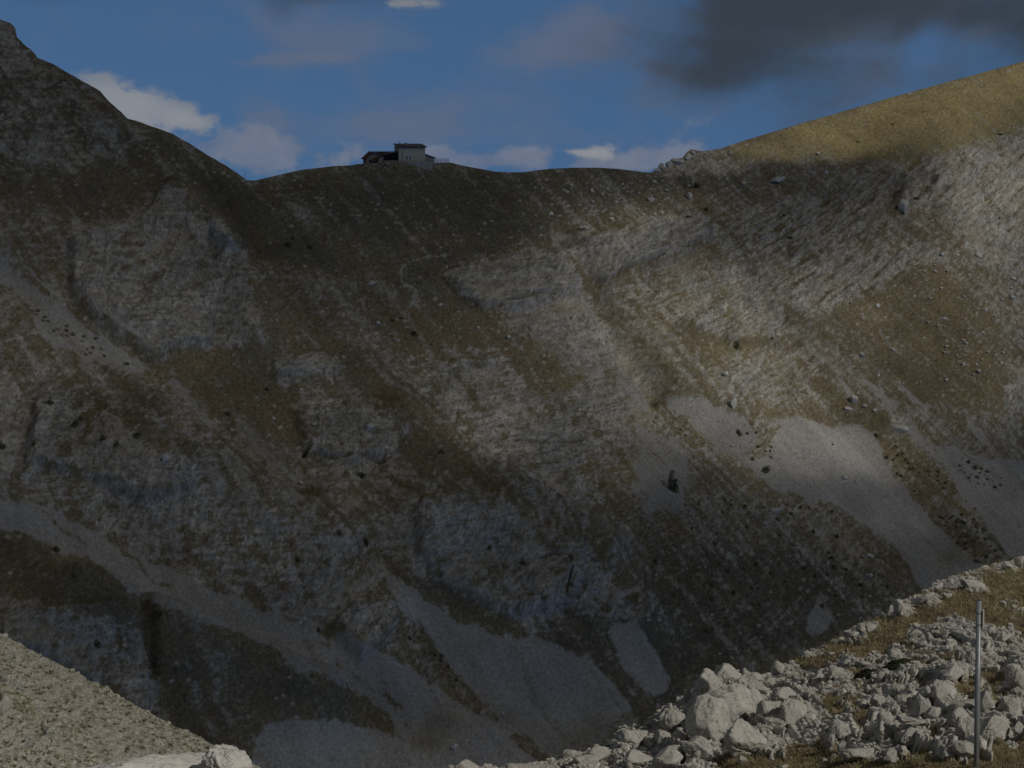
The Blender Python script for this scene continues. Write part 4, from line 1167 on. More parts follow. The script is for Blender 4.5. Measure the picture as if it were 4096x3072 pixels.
def rock_mesh(name, seed, sub, planes=13, flat=1.0, crack_amt=1.0):
    rg = np.random.default_rng(seed)
    D, F = ICO[sub]
    Nn = rg.normal(size=(planes, 3)); Nn /= np.linalg.norm(Nn, axis=1)[:, None]
    hh = rg.uniform(0.62, 1.0, planes)
    q = np.maximum(D @ Nn.T, 0.05)
    rr = hh / q
    r = -np.log(np.exp(-34 * rr).sum(1) + math.exp(-34 * 1.15)) / 34
    if sub >= 3:
        a = D[:, 0] * 1.7 + D[:, 2] * 1.1 + seed; b = D[:, 1] * 1.7 - D[:, 2] * 0.9 + seed * 0.7
        r = r * (1 + 0.10 * fbm(a, b, 3, seed) + 0.035 * fbm(a * 5, b * 5, 3, seed + 1))
        if sub >= 4:
            wv = worley(a * 1.3 + 0.3 * fbm(a * 2, b * 2, 2, seed + 5), b * 1.3, seed + 2)
            r = r + crack_amt * (0.09 * (wv[2] - 0.5) - 0.06 * smooth(0.08 - (wv[1] - wv[0]), 0, 0.08))
            wv = worley(a * 3.1 + 0.3 * fbm(a * 3, b * 3, 2, seed + 6), b * 3.1, seed + 7)
            r = r + crack_amt * (0.05 * (wv[2] - 0.5) + 0.04 * (wv[3] * math.cos(seed) + wv[4] * math.sin(seed)) - 0.03 * smooth(0.08 - (wv[1] - wv[0]), 0, 0.08))
            fl_ = fbm((a + b) * 5, (a - b) * 1.1, 3, seed + 8); r = r - crack_amt * 0.05 * smooth(fl_, 0.15, 0.4)
            r = r + 0.016 * fbm(a * 14, b * 16, 3, seed + 3)
    V = D * r[:, None]
    V /= np.abs(V).max(0)
    return np_mesh(name, V, F)


def stone_mat(name, col, scale, bump_d, dark=(0.21, 0.205, 0.19), thr=0.62, crack=0.0):
    m = material(name, col, 0.9, noise=((scale, 0.82, 1.14, 6), (scale * 6, 0.9, 1.1, 4)), bump=(scale * 7, 0.7, bump_d))
    nt = m.node_tree; b = nt.nodes['Principled BSDF']
    src = b.inputs['Base Color'].links[0].from_socket
    co = nt.nodes.new('ShaderNodeTexCoord')
    n = nt.nodes.new('ShaderNodeTexNoise'); n.inputs['Scale'].default_value = scale * 1.6; n.inputs['Detail'].default_value = 7; n.inputs['Roughness'].default_value = 0.72
    nt.links.new(co.outputs['Object'], n.inputs['Vector'])
    mr = nt.nodes.new('ShaderNodeMapRange'); mr.inputs['From Min'].default_value = thr; mr.inputs['From Max'].default_value = thr + 0.09; mr.inputs['To Max'].default_value = 0.75
    nt.links.new(n.outputs['Fac'], mr.inputs['Value'])
    mx = nt.nodes.new('ShaderNodeMix'); mx.data_type = 'RGBA'
    nt.links.new(mr.outputs[0], mx.inputs['Factor']); nt.links.new(src, mx.inputs['A']); mx.inputs['B'].default_value = (*dark, 1)
    out = mx.outputs['Result']
    if crack:
        # cracks painted as dark lines of shade and dirt, with patches of moss
        nz = nt.nodes.new('ShaderNodeTexNoise'); nz.inputs['Scale'].default_value = crack * 1.3; nz.inputs['Detail'].default_value = 5
        nt.links.new(co.outputs['Object'], nz.inputs['Vector'])
        va = nt.nodes.new('ShaderNodeVectorMath'); va.operation = 'MULTIPLY_ADD'; va.inputs[1].default_value = (0.5, 0.5, 0.5)
        nt.links.new(nz.outputs['Color'], va.inputs[0]); nt.links.new(co.outputs['Object'], va.inputs[2])
        vo = nt.nodes.new('ShaderNodeTexVoronoi'); vo.feature = 'DISTANCE_TO_EDGE'; vo.inputs['Scale'].default_value = crack * 0.75
        nt.links.new(va.outputs[0], vo.inputs['Vector'])
        m2 = nt.nodes.new('ShaderNodeMapRange'); m2.inputs['From Min'].default_value = 0.006; m2.inputs['From Max'].default_value = 0.022; m2.inputs['To Min'].default_value = 0.5; m2.inputs['To Max'].default_value = 0.0
        nt.links.new(vo.outputs['Distance'], m2.inputs['Value'])
        x2 = nt.nodes.new('ShaderNodeMix'); x2.data_type = 'RGBA'; x2.inputs['B'].default_value = (0.07, 0.068, 0.055, 1)
        nt.links.new(m2.outputs[0], x2.inputs['Factor']); nt.links.new(out, x2.inputs['A']); out = x2.outputs['Result']
        ng_ = nt.nodes.new('ShaderNodeTexNoise'); ng_.inputs['Scale'].default_value = crack * 0.9; ng_.inputs['Detail'].default_value = 4
        nt.links.new(va.outputs[0], ng_.inputs['Vector'])
        m3 = nt.nodes.new('ShaderNodeMapRange'); m3.inputs['From Min'].default_value = 0.66; m3.inputs['From Max'].default_value = 0.71; m3.inputs['To Max'].default_value = 0.85
        nt.links.new(ng_.outputs['Fac'], m3.inputs['Value'])
        x3 = nt.nodes.new('ShaderNodeMix'); x3.data_type = 'RGBA'; x3.inputs['B'].default_value = (0.125, 0.12, 0.045, 1)
        nt.links.new(m3.outputs[0], x3.inputs['Factor']); nt.links.new(out, x3.inputs['A']); out = x3.outputs['Result']
    nt.links.new(out, b.inputs['Base Color'])
    return m


M_rock = stone_mat('weathered_limestone', (0.425, 0.42, 0.395), 3.2, 0.02, crack=2.4)
M_white = stone_mat('pale_limestone', (0.56, 0.555, 0.535), 2.6, 0.02, thr=0.62, crack=4.5)
M_farrock = material('far_limestone', (0.40, 0.39, 0.36), 0.95, noise=((2.5, 0.75, 1.2, 5),))
NEAR_ROCKS = [rock_mesh('rock', 100 + i, 5, planes=10 + (i % 4) * 3) for i in range(9)]
SMALL = [rock_mesh('stone', 300 + i, 2, planes=9) for i in range(6)]
FAR_ROCKS = [rock_mesh('boulder', 200 + i, 3, planes=8 + i % 3) for i in range(8)]
for m in FAR_ROCKS:
    m.polygons.foreach_set("use_smooth", np.zeros(len(m.polygons), bool))


def place_rock(name, me, mat, px, py, w_, h_, label, cat, group, finder, bury=1.3, rot=None, tilt=(0, 0), dep=1.0):
    P_ = finder(px, py + h_ * 0.45)
    if P_ is None:
        return None
    Y = float(P_[1]) + 0.15 * w_ * P_[1] / FPX
    k = Y / FPX
    c = at(px, py + h_ * (bury - 1) * 0.5, Y)
    if not me.materials:
        me.materials.append(mat)
    o = bpy.data.objects.new(name, me); COL.objects.link(o)
    o.location = c
    o.scale = (w_ * k * 0.52, 0.5 * dep * (w_ * 0.55 + h_ * 0.45) * k, h_ * k * 0.52 * bury)
    o.rotation_euler = (0, R(tilt[0]), rnd.choice((0, 180)) + R(rnd.uniform(-25, 25)) if rot is None else R(rot))
    o['label'] = label; o['category'] = cat
    if group:
        o['group'] = group
    return o


for i, (x, y, ww, hh_, tl, lab, grp) in enumerate(near_list):
    place_rock('rock', NEAR_ROCKS[(i * 5 + 2) % 9], M_rock, x, y + 0.04 * hh_, ww, hh_ * 0.9, lab, 'rock', grp, near_at, tilt=(tl, 0), bury=1.25 if hh_ > 36 else 1.1)

# the pale boulder right under the lens, lower left
wb = rock_mesh('white_boulder', 917, 5, planes=20, crack_amt=1.7)
o = place_rock('white_boulder', wb, M_white, 560, 3118, 1060, 260, "smooth pale boulder filling the bottom edge at lower left", 'boulder', None, lambda a, b: at(640, 3150, 14.5), bury=1.2, rot=8, dep=0.6)
o2 = place_rock('white_boulder', rock_mesh('white_boulder', 934, 5, planes=18, crack_amt=1.6), M_white, 893, 3040, 250, 165, "rounded pale knob at the right end of the bottom left boulder", 'boulder', None, lambda a, b: at(885, 3150, 14.3), bury=1.5, rot=20)
o2.data.materials.clear(); o2.data.materials.append(M_white)


def inside(poly, x, y):
    c = False
    for (ax, ay), (bx, by) in zip(poly, poly[1:] + poly[:1]):
        if (ay > y) != (by > y) and x < ax + (y - ay) * (bx - ax) / (by - ay):
            c = not c
    return c


def scatter(poly, n, gap=0):
    xs = [p[0] for p in poly]; ys = [p[1] for p in poly]; out = []; tries = 0
    while len(out) < n and tries < n * 60:
        tries += 1
        x, y = rnd.uniform(min(xs), max(xs)), rnd.uniform(min(ys), max(ys))
        if inside(poly, x, y) and all((x - a) ** 2 + (y - b) ** 2 > gap * gap for a, b in out):
            out.append((x, y))
    return out


# smaller stones of the near slope: the larger ones singly, the rest as one heap of rubble
near_poly = [(2500, 2960), (2760, 2830), (3050, 2740), (3300, 2620), (3600, 2480), (4090, 2290), (4090, 2940), (3700, 2990), (3300, 3050), (2500, 3065)]
for x, y in scatter(near_poly, 60, 40):
    if float(sample(F_n, np.array([x]), np.array([y]))[0]) < 0.4 and rnd.random() < 0.7:
        continue
    ww = rnd.uniform(18, 42)
    zone = "right of the post" if x > 3925 else "just left of the post" if x > 3660 else "below the two dark green cushions" if x > 3360 and y > 2700 else "on the turf above the dark green cushions" if x > 3330 else "between the white tower and the green cushions" if x > 3050 else "round the foot of the white tower"
    size = "fist sized" if ww < 26 else "small" if ww < 34 else "middling"
    place_rock('stone', NEAR_ROCKS[rnd.randrange(9)], M_rock, x, y, ww, ww * rnd.uniform(0.5, 0.9), size + " loose grey block " + zone, 'stone', size + " loose blocks " + zone, near_at, tilt=(rnd.uniform(-20, 20), 0))


def merged(name, items, mat, **props):
    """items: (V, F, colour or None); one mesh"""
    Vs, Fs, n_ = [], [], 0
    for V, F in items:
        Vs.append(V); Fs.append(F + n_); n_ += len(V)
    return link(name, np_mesh(name, np.concatenate(Vs), np.concatenate(Fs), smooth_shade=False), mat, **props)


rg = np.random.default_rng(5)
nmf = nm.ravel(); okv = ((nppx > 1700) & (nppx < 4150) & (nppy < 3120)).ravel()
cand = np.nonzero(okv & (nmf > 0.08))[0]
small_v = [np.array([v.co[:] for v in m.vertices]) for m in SMALL]
SF = ICO[2][1]
items = []
SV1, SF1 = ico(1)
for k in rg.choice(cand, 5200, replace=False):
    p = NVf[k]; s_ = (0.009 + 0.034 * rg.random() ** 2.6) * p[1] / 26
    V = SV1 * (1 + rg.uniform(-0.28, 0.2, (len(SV1), 1))) * np.array([rg.uniform(0.8, 1.5), 1, rg.uniform(0.5, 0.9)]) * s_
    a = rg.uniform(0, 6.28); c, s2 = math.cos(a), math.sin(a)
    V = V @ np.array([[c, s2, 0], [-s2, c, 0], [0, 0, 1]]) + p + np.array([0, 0, s_ * 0.3])
    items.append((V, SF1))
M_rubble = stone_mat('limestone_rubble', (0.34, 0.332, 0.305), 7.0, 0.01)
merged('rubble', items, M_rubble, kind='stuff')

# dry grass of the near slope
cand = np.nonzero(okv & (nmf < 0.35))[0]
Vs = []
for k in rg.choice(cand, 6500, replace=False):
    p = NVf[k]; sc = p[1] / 26
    for j in range(6):
        a = rg.uniform(0, 6.28); h_ = rg.uniform(0.018, 0.05) * sc; b_ = np.array([rg.normal(0, 0.022), rg.normal(0, 0.022), -0.008]) * sc
        t_ = b_ + np.array([math.cos(a) * h_ * 0.6, math.sin(a) * h_ * 0.6, h_])
        sd = np.array([-math.sin(a), math.cos(a), 0]) * 0.0045 * sc
        Vs.append(np.array([p + b_ - sd, p + b_ + sd, p + t_]))
VV = np.concatenate(Vs)
M_grass = material('dry_grass', (0.225, 0.19, 0.112), 0.9, noise=((4.0, 0.45, 1.35, 4), (1.3, 0.6, 1.3, 3)))
link('dry_grass', np_mesh('dry_grass', VV, np.arange(len(VV)).reshape(-1, 3), smooth_shade=False), M_grass, kind='stuff')

# gravel and tufts of the sunlit slope at the lower left
lvx, lvy = project(LV)
lokv = ((lvx > -60) & (lvx < 1000) & (lvy < 3110)).ravel()
LVf = LV.reshape(-1, 3)
cand = np.nonzero(lokv)[0]
items = []
for k in rg.choice(cand, 2600, replace=False):
    p = LVf[k]; s_ = 0.04 + 0.2 * rg.random() ** 3
    V = SV1 * (1 + rg.uniform(-0.3, 0.2, (len(SV1), 1))) * np.array([rg.uniform(0.8, 1.5), 1, rg.uniform(0.5, 0.9)]) * s_
    a = rg.uniform(0, 6.28); c, s2 = math.cos(a), math.sin(a)
    items.append((V @ np.array([[c, s2, 0], [-s2, c, 0], [0, 0, 1]]) + p, SF1))
merged('gravel', items, material('pale_gravel', (0.33, 0.32, 0.26), 0.9, noise=((1.5, 0.7, 1.2, 3),)), kind='stuff')
Vs = []
for k in rg.choice(cand, 800, replace=False):
    p = LVf[k]; r_ = rg.uniform(0.06, 0.2)
    for j in range(9):
        b_ = np.array([rg.normal(0, r_ * 0.5), rg.normal(0, r_ * 0.5), -0.02]); a = rg.uniform(0, 6.28)
        t_ = b_ + np.array([math.cos(a) * r_ * 0.5, math.sin(a) * r_ * 0.5, r_ * rg.uniform(0.6, 1.0)])
        sd = np.array([-math.sin(a), math.cos(a), 0]) * r_ * 0.3
        Vs.append(np.array([p + b_ - sd, p + b_ + sd, p + t_]))
VV = np.concatenate(Vs)
link('turf_tufts', np_mesh('turf_tufts', VV, np.arange(len(VV)).reshape(-1, 3), smooth_shade=False), material('olive_tufts', (0.15, 0.14, 0.07), 0.9, noise=((0.6, 0.6, 1.3, 3),)), kind='stuff')

# ------------------------------------------------------------------ shrubs
def shrub_mesh(name, seed, n, leaf, flat=0.7):
    g = np.random.default_rng(seed)
    V = []
    lumps = [(g.normal(0, 0.38, 3) * np.array([1, 1, 0.45]), g.uniform(0.45, 0.75)) for _ in range(6)]
    for i in range(n):
        c, r_ = lumps[g.integers(6)]
        d = g.normal(size=3); d /= np.linalg.norm(d); d[2] = abs(d[2]) * 0.9 - 0.1
        p = c + d * r_ * g.uniform(0.75, 1.05)
        u = g.normal(size=3); u /= np.linalg.norm(u); v = np.cross(u, d); v /= np.linalg.norm(v) + 1e-6
        l_ = leaf * g.uniform(0.6, 1.3)
        V += [p - u * l_ - v * l_ * 0.5, p + u * l_ - v * l_ * 0.5, p + v * l_ + d * l_ * 0.8]
    V = np.array(V); V[:, 2] *= flat
    V[:, :2] /= np.abs(V[:, :2]).max(); V[:, 2] /= np.abs(V[:, 2]).max()
    return np_mesh(name, V, np.arange(len(V)).reshape(-1, 3), smooth_shade=False)


M_shrub = material('juniper_leaves', (0.085, 0.086, 0.048), 0.9, noise=((3, 0.6, 1.4, 3),))
M_tuftm = material('olive_turf_leaves', (0.15, 0.14, 0.075), 0.9, noise=((3, 0.7, 1.3, 3),))
SHR = [shrub_mesh('shrub', 500 + i, 170, 0.17) for i in range(5)]
TUF = [shrub_mesh('turf_cushion', 600 + i, 110, 0.2) for i in range(4)]
for m in SHR:
    m.materials.append(M_shrub)
for m in TUF:
    m.materials.append(M_tuftm)


def shrub(px, py, w_, h_, label, group, me=None, name='shrub', cat='shrub', finder=far_at):
    P_ = finder(px, py + h_ * 0.4)
    if P_ is None:
        return
    k = P_[1] / FPX
    o = bpy.data.objects.new(name, me or SHR[rnd.randrange(5)]); COL.objects.link(o)
    o.location = (P_[0], P_[1], P_[2] - 0.08 * h_ * k)
    o.scale = (w_ * k * 0.55 * rnd.uniform(0.8, 1.15), w_ * k * 0.55 * rnd.uniform(0.7, 1.3), h_ * k * rnd.uniform(0.75, 1.1))
    o.rotation_euler = (0, 0, rnd.uniform(0, 6.28))
    o['label'] = label; o['category'] = cat
    if group:
        o['group'] = group


big = [
    (2950, 1372, 36, 48, "lone dark rounded bush under the bedded white outcrop of the right slope"),
    (2952, 1722, 32, 30, "lone dark bush standing on the bright scree, well away from others"),
    (2682, 1922, 72, 105, "tall dark thicket standing alone at the edge of the grey scree"),
    (3060, 1870, 45, 45, "ragged dark bush in the turf strip inside the bright scree"),
    (1544, 656, 18, 20, "round dark bush in front of the hut porch"),
    (1578, 671, 12, 14, "small dark bush just below right of the round porch bush"),
    (1707, 653, 14, 8, "low dark bush under the right corner of the hut tower"),
    (1780, 650, 16, 7, "low dark bush under the terrace fence of the hut"),
    (1450, 660, 12, 8, "low dark bush left of the hut below the terrace wall"),
    (202, 1602, 36, 32, "round dark bush on the pale knobbly rocks at far left"),
    (547, 1734, 44, 20, "flat dark bush on a rock ledge in the left middle"),
    (300, 1690, 40, 40, "broad dark bush in a cleft of the left rocks"),
    (320, 1670, 30, 26, "small dark bush above right of the broad cleft bush"),
    (468, 1769, 45, 26, "dark bush on grey rock below the flat ledge bush"),
    (411, 1747, 36, 26, "dark bush left of the grey rock cleft, lower left"),
    (135, 1772, 34, 30, "dark bush by a shadowed notch at far left"),
    (10, 1776, 40, 34, "dark bush cut by the left picture edge"),
    (908, 1649, 42, 20, "low green bush at the foot of the narrow scree streak"),
    (1063, 1554, 26, 14, "low green bush in the brown turf bowl at left centre"),
    (1146, 970, 50, 26, "largest of the three dark bushes on the shaded turf slope"),
    (1168, 945, 26, 18, "upper small bush of the three on the shaded turf slope"),
    (1240, 977, 40, 22, "right hand bush of the three on the shaded turf slope"),
    (1651, 1330, 46, 20, "wide dark green bush on the brown turf under the path"),
    (1568, 1278, 32, 16, "left of two small bushes above the wide green bush"),
    (1606, 1270, 24, 14, "right of two small bushes above the wide green bush"),
    (1768, 1800, 42, 28, "dark bush in the brown hollow at the centre"),
    (1448, 1896, 44, 26, "dark bush under the layered rocks left of centre"),
    (2115, 1308, 14, 12, "tiny bush alone on the grey talus"),
    (2284, 1272, 14, 16, "tiny upright bush on the right part of the grey talus"),
    (222, 2193, 64, 22, "long dark bush on the lip of the lower left scree"),
    (639, 2446, 58, 26, "dark bush beside the black cleft at lower left"),
    (294, 2302, 26, 22, "small dark bush on the lower left turf hump"),
    (389, 2566, 38, 32, "dark bush on the upright lower left cliff"),
    (1361, 2130, 44, 30, "dark bush in the shaded rocks below centre left"),
    (1190, 2231, 34, 36, "dark bush on fluted rock above the long scree"),
    (1276, 2516, 28, 26, "dark bush at the right end of the turf strip above the long scree"),
    (1464, 2166, 34, 36, "dark bush at the head of the triangular scree"),
    (1958, 2187, 24, 24, "dark bush on the shaded bedrock dome"),
    (2090, 2244, 54, 22, "wide dark bush on the shaded bedrock dome"),
    (2616, 2240, 30, 22, "dark bush at the right rim of the shaded bedrock dome"),
    (3158, 947, 42, 20, "black looking bush on the striped rock slope"),
    (3664, 789, 38, 14, "flat dark bush in the hollow beneath the upper right rocks"),
    (3607, 848, 26, 18, "dark bush under the bright rib left of the flat hollow bush"),
    (3133, 858, 22, 14, "small dark bush above left of the black looking one"),
    (4000, 532, 30, 10, "flat dark bush on the edge of golden turf and rock"),
    (3569, 491, 20, 9, "small dark bush alone on the golden summit slope"),
    (3427, 563, 22, 9, "small dark bush low on the golden summit slope"),
    (3997, 867, 16, 10, "tiny dark bush on the bright upper right rocks"),
    (2778, 737, 44, 18, "dark bush in the black hollow under the skyline rocks"),
    (3401, 1209, 16, 16, "tiny dark bush at the end of the slanting rock rib"),
    (3085, 1347, 30, 12, "flat dark bush along the foot of the bedded outcrop"),
    (380, 1347, 24, 16, "dark bush on the upper left scree tongue"),
    (505, 1450, 36, 16, "olive bush at the foot of the upper left scree tongue"),
    (2820, 830, 36, 16, "dark green bush right of the bright cliff top"),
    (2748, 862, 30, 12, "dark green bush on top of the bright cliff"),
]
for x, y, ww, hh_, lab in big:
    shrub(x, y, ww * 0.85, hh_ * 0.8, lab, None)
for poly, n_, lo, hi, lab, grp, gap in [
    (crop(C6, [(1270, 1150), (1330, 1160), (1500, 1330), (1700, 1400), (1900, 1659), (1600, 1659), (1400, 1400), (1270, 1250)]) + crop(C9, [(1900, 0), (2080, 280), (2000, 390), (1850, 320), (1640, 60)]), 95, 11, 24,
     "little olive bush in the strip between the two screes", "bushes of the strip between the right hand screes", 14),
    (crop(C6, [(1730, 1280), (1850, 1290), (2080, 1440), (2040, 1500), (1900, 1500), (1780, 1380)]), 26, 10, 22, "little dark olive bush scattered on the far right scree", "bushes on the far right scree", 16),
    (crop(C6, [(430, 1090), (680, 1060), (640, 1290), (520, 1330), (400, 1280)]), 18, 10, 20, "little olive bush on the turf tongue in the bright scree", "bushes on the turf tongue in the bright scree", 14),
    (crop(C5, [(2000, 950), (2200, 1060), (2212, 1250), (2080, 1180), (1980, 1080)]) , 16, 9, 18, "little olive bush beside the head of the bright scree", "bushes at the head of the bright scree", 14),
    (crop(C6, [(0, 1480), (180, 1540), (420, 1560), (900, 1620), (1060, 1659), (100, 1659)]), 22, 10, 22, "little dark bush in the stony ground under the bright scree", "bushes under the bright scree", 18),
    (crop(C9, [(60, 60), (900, 60), (1300, 250), (1500, 470), (1200, 600), (600, 860), (200, 800), (0, 400)]), 60, 12, 28, "low dark bush in the shaded scrub above the near crest", "bushes of the shaded scrub", 26),
    (crop(C8, [(400, 720), (560, 800), (680, 980), (900, 1230), (800, 1200), (560, 950), (420, 800)]), 24, 10, 22, "low dark bush in the turf stripe beside the triangular scree", "bushes beside the triangular scree", 16),
]:
    for x, y in scatter(poly, n_, gap):
        ww = lo * 0.75 + (hi * 1.05 - lo * 0.75) * rnd.random() ** 1.7
        ys_ = [p[1] for p in poly]; xs_ = [p[0] for p in poly]
        f_ = (y - min(ys_)) / (max(ys_) - min(ys_)); g_ = (x - min(xs_)) / (max(xs_) - min(xs_))
        if n_ > 20:
            pos = ("upper" if f_ < 0.34 else "middle" if f_ < 0.67 else "lower") + " part" if n_ < 90 or n_ == 60 else ("top" if f_ < 0.25 else "upper middle" if f_ < 0.5 else "lower middle" if f_ < 0.75 else "bottom") + " part"
            side = ", left side" if g_ < f_ * 0.6 + 0.2 else ", right side"
            lab_, grp_ = lab + ", " + pos + side, grp + ", " + pos + side
        else:
            lab_, grp_ = lab, grp
        shrub(x, y, ww, ww * rnd.uniform(0.6, 0.85), lab_, grp_, me=TUF[rnd.randrange(4)] if 'olive' in lab and rnd.random() < 0.75 else None)
for x, y in scatter([(120, 1200), (330, 1330), (460, 1440), (420, 1460), (260, 1360), (130, 1260)], 20, 14):
    ww = rnd.uniform(12, 26)
    shrub(x, y, ww, ww * 0.55, "low olive turf cushion on the upper left scree tongue", "turf cushions on the upper left scree tongue", TUF[rnd.randrange(4)], 'turf_cushion', 'plant')


def near_mat(px, py, w_, h_, rot, label):
    P_ = near_at(px, py + h_ * 0.3)
    k = P_[1] / FPX
    g = np.random.default_rng(int(px)); V = []
    for i in range(2600):
        a, r_ = g.uniform(0, 6.28), math.sqrt(g.uniform(0, 1))
        x, y = r_ * math.cos(a), r_ * math.sin(a)
        z = math.sqrt(max(0, 1 - r_ * r_)) * (0.85 + 0.25 * math.sin(x * 7 + y * 5))
        p = np.array([x, y * 0.9, z * g.uniform(0.75, 1.0)])
        u = g.normal(size=3) * 0.05
        V += [p - u, p + u, p + np.array([g.normal() * 0.03, g.normal() * 0.03, 0.14])]
    V = np.array(V) * np.array([w_ * k * 0.5, w_ * k * 0.5, h_ * k * 0.5])
    me_ = np_mesh('cushion_shrub', V, np.arange(len(V)).reshape(-1, 3), smooth_shade=False)
    o = link('cushion_shrub', me_, M_green)
    o.location = (P_[0], P_[1] + 0.1, P_[2] - 0.02); o.rotation_euler = (0, R(rot), 0)
    o['label'] = label; o['category'] = 'shrub'; o['group'] = "dark green cushions on the near slope"


M_green = material('dark_green_cushion', (0.045, 0.058, 0.026), 0.9, noise=((9, 0.6, 1.4, 3),))
near_mat(3478, 2688, 118, 62, -12, "left and plumper of two dark green juniper cushions among grey rubble")
near_mat(3592, 2655, 124, 46, -22, "right and slimmer of two dark green juniper cushions among grey rubble")

# ------------------------------------------------------------------ boulders of the far slope
Z1, Z2, Z3, Z4 = "pale boulders on the brown right hand slope", "pale boulders on the turf right of the hut", "pale boulders of the left and central slopes", "dark rocks on the skyline right of the saddle"
far_list = [
    (2204, 855, 28, 22, "largest pale stone on the shaded turf midway between hut and skyline rocks", None), (2163, 911, 16, 12, None, Z2), (2268, 766, 20, 16, None, Z2), (2410, 775, 18, 14, None, Z2), (2369, 766, 20, 14, None, Z2), (2287, 741, 17, 12, None, Z2),
    (2756, 779, 32, 40, "upright pale boulder standing below the skyline rocks", None), (2973, 732, 34, 22, "pale slanting block with a shadow under it on the dark upper turf", None), (2907, 716, 16, 13, None, Z2), (2754, 741, 26, 15, "grey boulder in front of the black hollow", None),
    (2641, 848, 32, 22, None, Z2), (2603, 797, 36, 26, None, Z2), (2331, 911, 40, 20, None, Z2), (2445, 873, 26, 18, None, Z2), (3247, 690, 34, 15, "flat white block on the shaded line of the upper right turf", None), (3304, 687, 26, 18, None, Z2), (3272, 614, 24, 12, None, Z2),
    (3101, 718, 100, 26, "big flat grey slab on the dark upper turf", None), (3614, 816, 42, 60, "bright upright rib of rock at the end of the striped slope", None),
    (2930, 1608, 36, 50, "white leaning boulder at the upper rim of the bright scree", None), (2902, 1494, 30, 24, "white angular boulder above the bright scree rim", None), (3449, 1415, 19, 24, None, Z1), (3569, 1396, 26, 20, None, Z1), (3512, 1500, 26, 14, None, Z1), (3785, 1519, 20, 14, None, Z1),
    (3506, 1222, 36, 22, "white boulder at the tip of the slanting rib", None), (3772, 1272, 32, 13, None, Z1), (3696, 1351, 18, 12, None, Z1), (3854, 1361, 20, 14, None, Z1), (3861, 1421, 16, 12, None, Z1), (4073, 1367, 20, 14, None, Z1), (3918, 1019, 36, 26, "large pale block high on the brown slope", None), (4051, 1114, 28, 20, None, Z1),
    (3791, 1082, 16, 12, None, Z1), (3766, 1152, 22, 16, None, Z1), (4070, 1177, 26, 18, None, Z1), (3418, 1595, 32, 46, "grey cracked block at the foot of the short scree tongue", None), (3392, 1633, 38, 26, "low pale block left below the grey cracked one", None), (3602, 1712, 84, 40, "big brownish grey slab rock at the foot of the brown slope", None),
    (3380, 1908, 26, 17, "flat white stone lying alone on the bright scree", None), (3335, 1775, 16, 9, None, "small stones on the bright scree"), (2880, 1684, 16, 12, None, "small stones on the bright scree"), (3459, 1620, 24, 18, None, Z1), (3500, 1640, 28, 18, None, Z1), (3101, 2041, 54, 28, "pale rock in the stony ground under the bright scree", None),
    (3481, 2221, 36, 26, "upper of two grey boulders beside the lower scree edge", None), (3478, 2300, 34, 24, "lower of two grey boulders beside the lower scree edge", None),
    (1761, 1218, 30, 15, "white flat boulder right of the zigzag path", None), (1511, 1291, 22, 17, None, Z3), (1581, 1354, 22, 12, None, Z3), (1913, 1310, 22, 16, None, Z3), (1815, 1342, 14, 10, None, Z3), (1834, 1247, 12, 10, None, Z3), (1742, 1196, 12, 10, None, Z3), (2033, 1345, 24, 19, None, Z3), (1486, 1130, 40, 21, "flat pale slab left of the zigzag path", None),
    (1477, 1706, 52, 30, "pale slab in the brown turf left of the central rocks", None), (661, 1829, 36, 42, "pale knob above the dark rock cleft at lower left", None), (1092, 1671, 24, 19, None, Z3), (1256, 1693, 26, 17, None, Z3),
    (930, 1721, 26, 12, None, Z3), (1203, 1557, 18, 13, None, Z3), (1203, 1930, 34, 17, "pale stone at the end of a thin scree line", None), (1818, 2984, 38, 30, "lone pale stone on the dark valley scree", None), (1983, 2952, 18, 14, None, "small stones on the dark valley scree"), (2008, 2851, 18, 14, None, "small stones on the dark valley scree"),
    (2647, 655, 24, 22, None, Z4), (2675, 648, 28, 22, None, Z4), (2708, 639, 46, 24, None, Z4), (2629, 673, 22, 18, None, Z4), (2772, 603, 28, 16, "topmost dark rock of the skyline knob right of the saddle", None), (2749, 619, 28, 26, None, Z4),
]
glab = {Z1: "pale boulder in the brown turf at right", Z2: "pale boulder on shaded turf right of the hut", Z3: "pale boulder on the turf and scree of left and central slopes", Z4: "dark rounded rock in the row on the skyline right of the saddle",
        "small stones on the bright scree": "small pale stone lying on the bright right hand scree", "small stones on the dark valley scree": "small pale stone on the dark scree of the valley floor"}
for x, y in scatter([(3700, 1020), (3900, 1000), (4080, 1080), (4080, 1400), (3950, 1560), (3760, 1400), (3650, 1200)], 48, 22):
    ww = rnd.uniform(10, 26)
    far_list.append((x, y, ww, ww * rnd.uniform(0.5, 0.8), None, Z1))
for x, y in scatter([(2250, 720), (2500, 700), (2720, 720), (2700, 850), (2450, 900), (2250, 860)], 34, 24):
    ww = rnd.uniform(9, 22)
    far_list.append((x, y, ww, ww * rnd.uniform(0.5, 0.8), None, Z2))
for x, y in scatter([(2900, 1750), (3400, 1800), (3550, 2000), (3300, 2000), (2950, 1850)], 16, 40):
    ww = rnd.uniform(8, 16)
    far_list.append((x, y, ww, ww * 0.6, None, "small stones on the bright scree"))
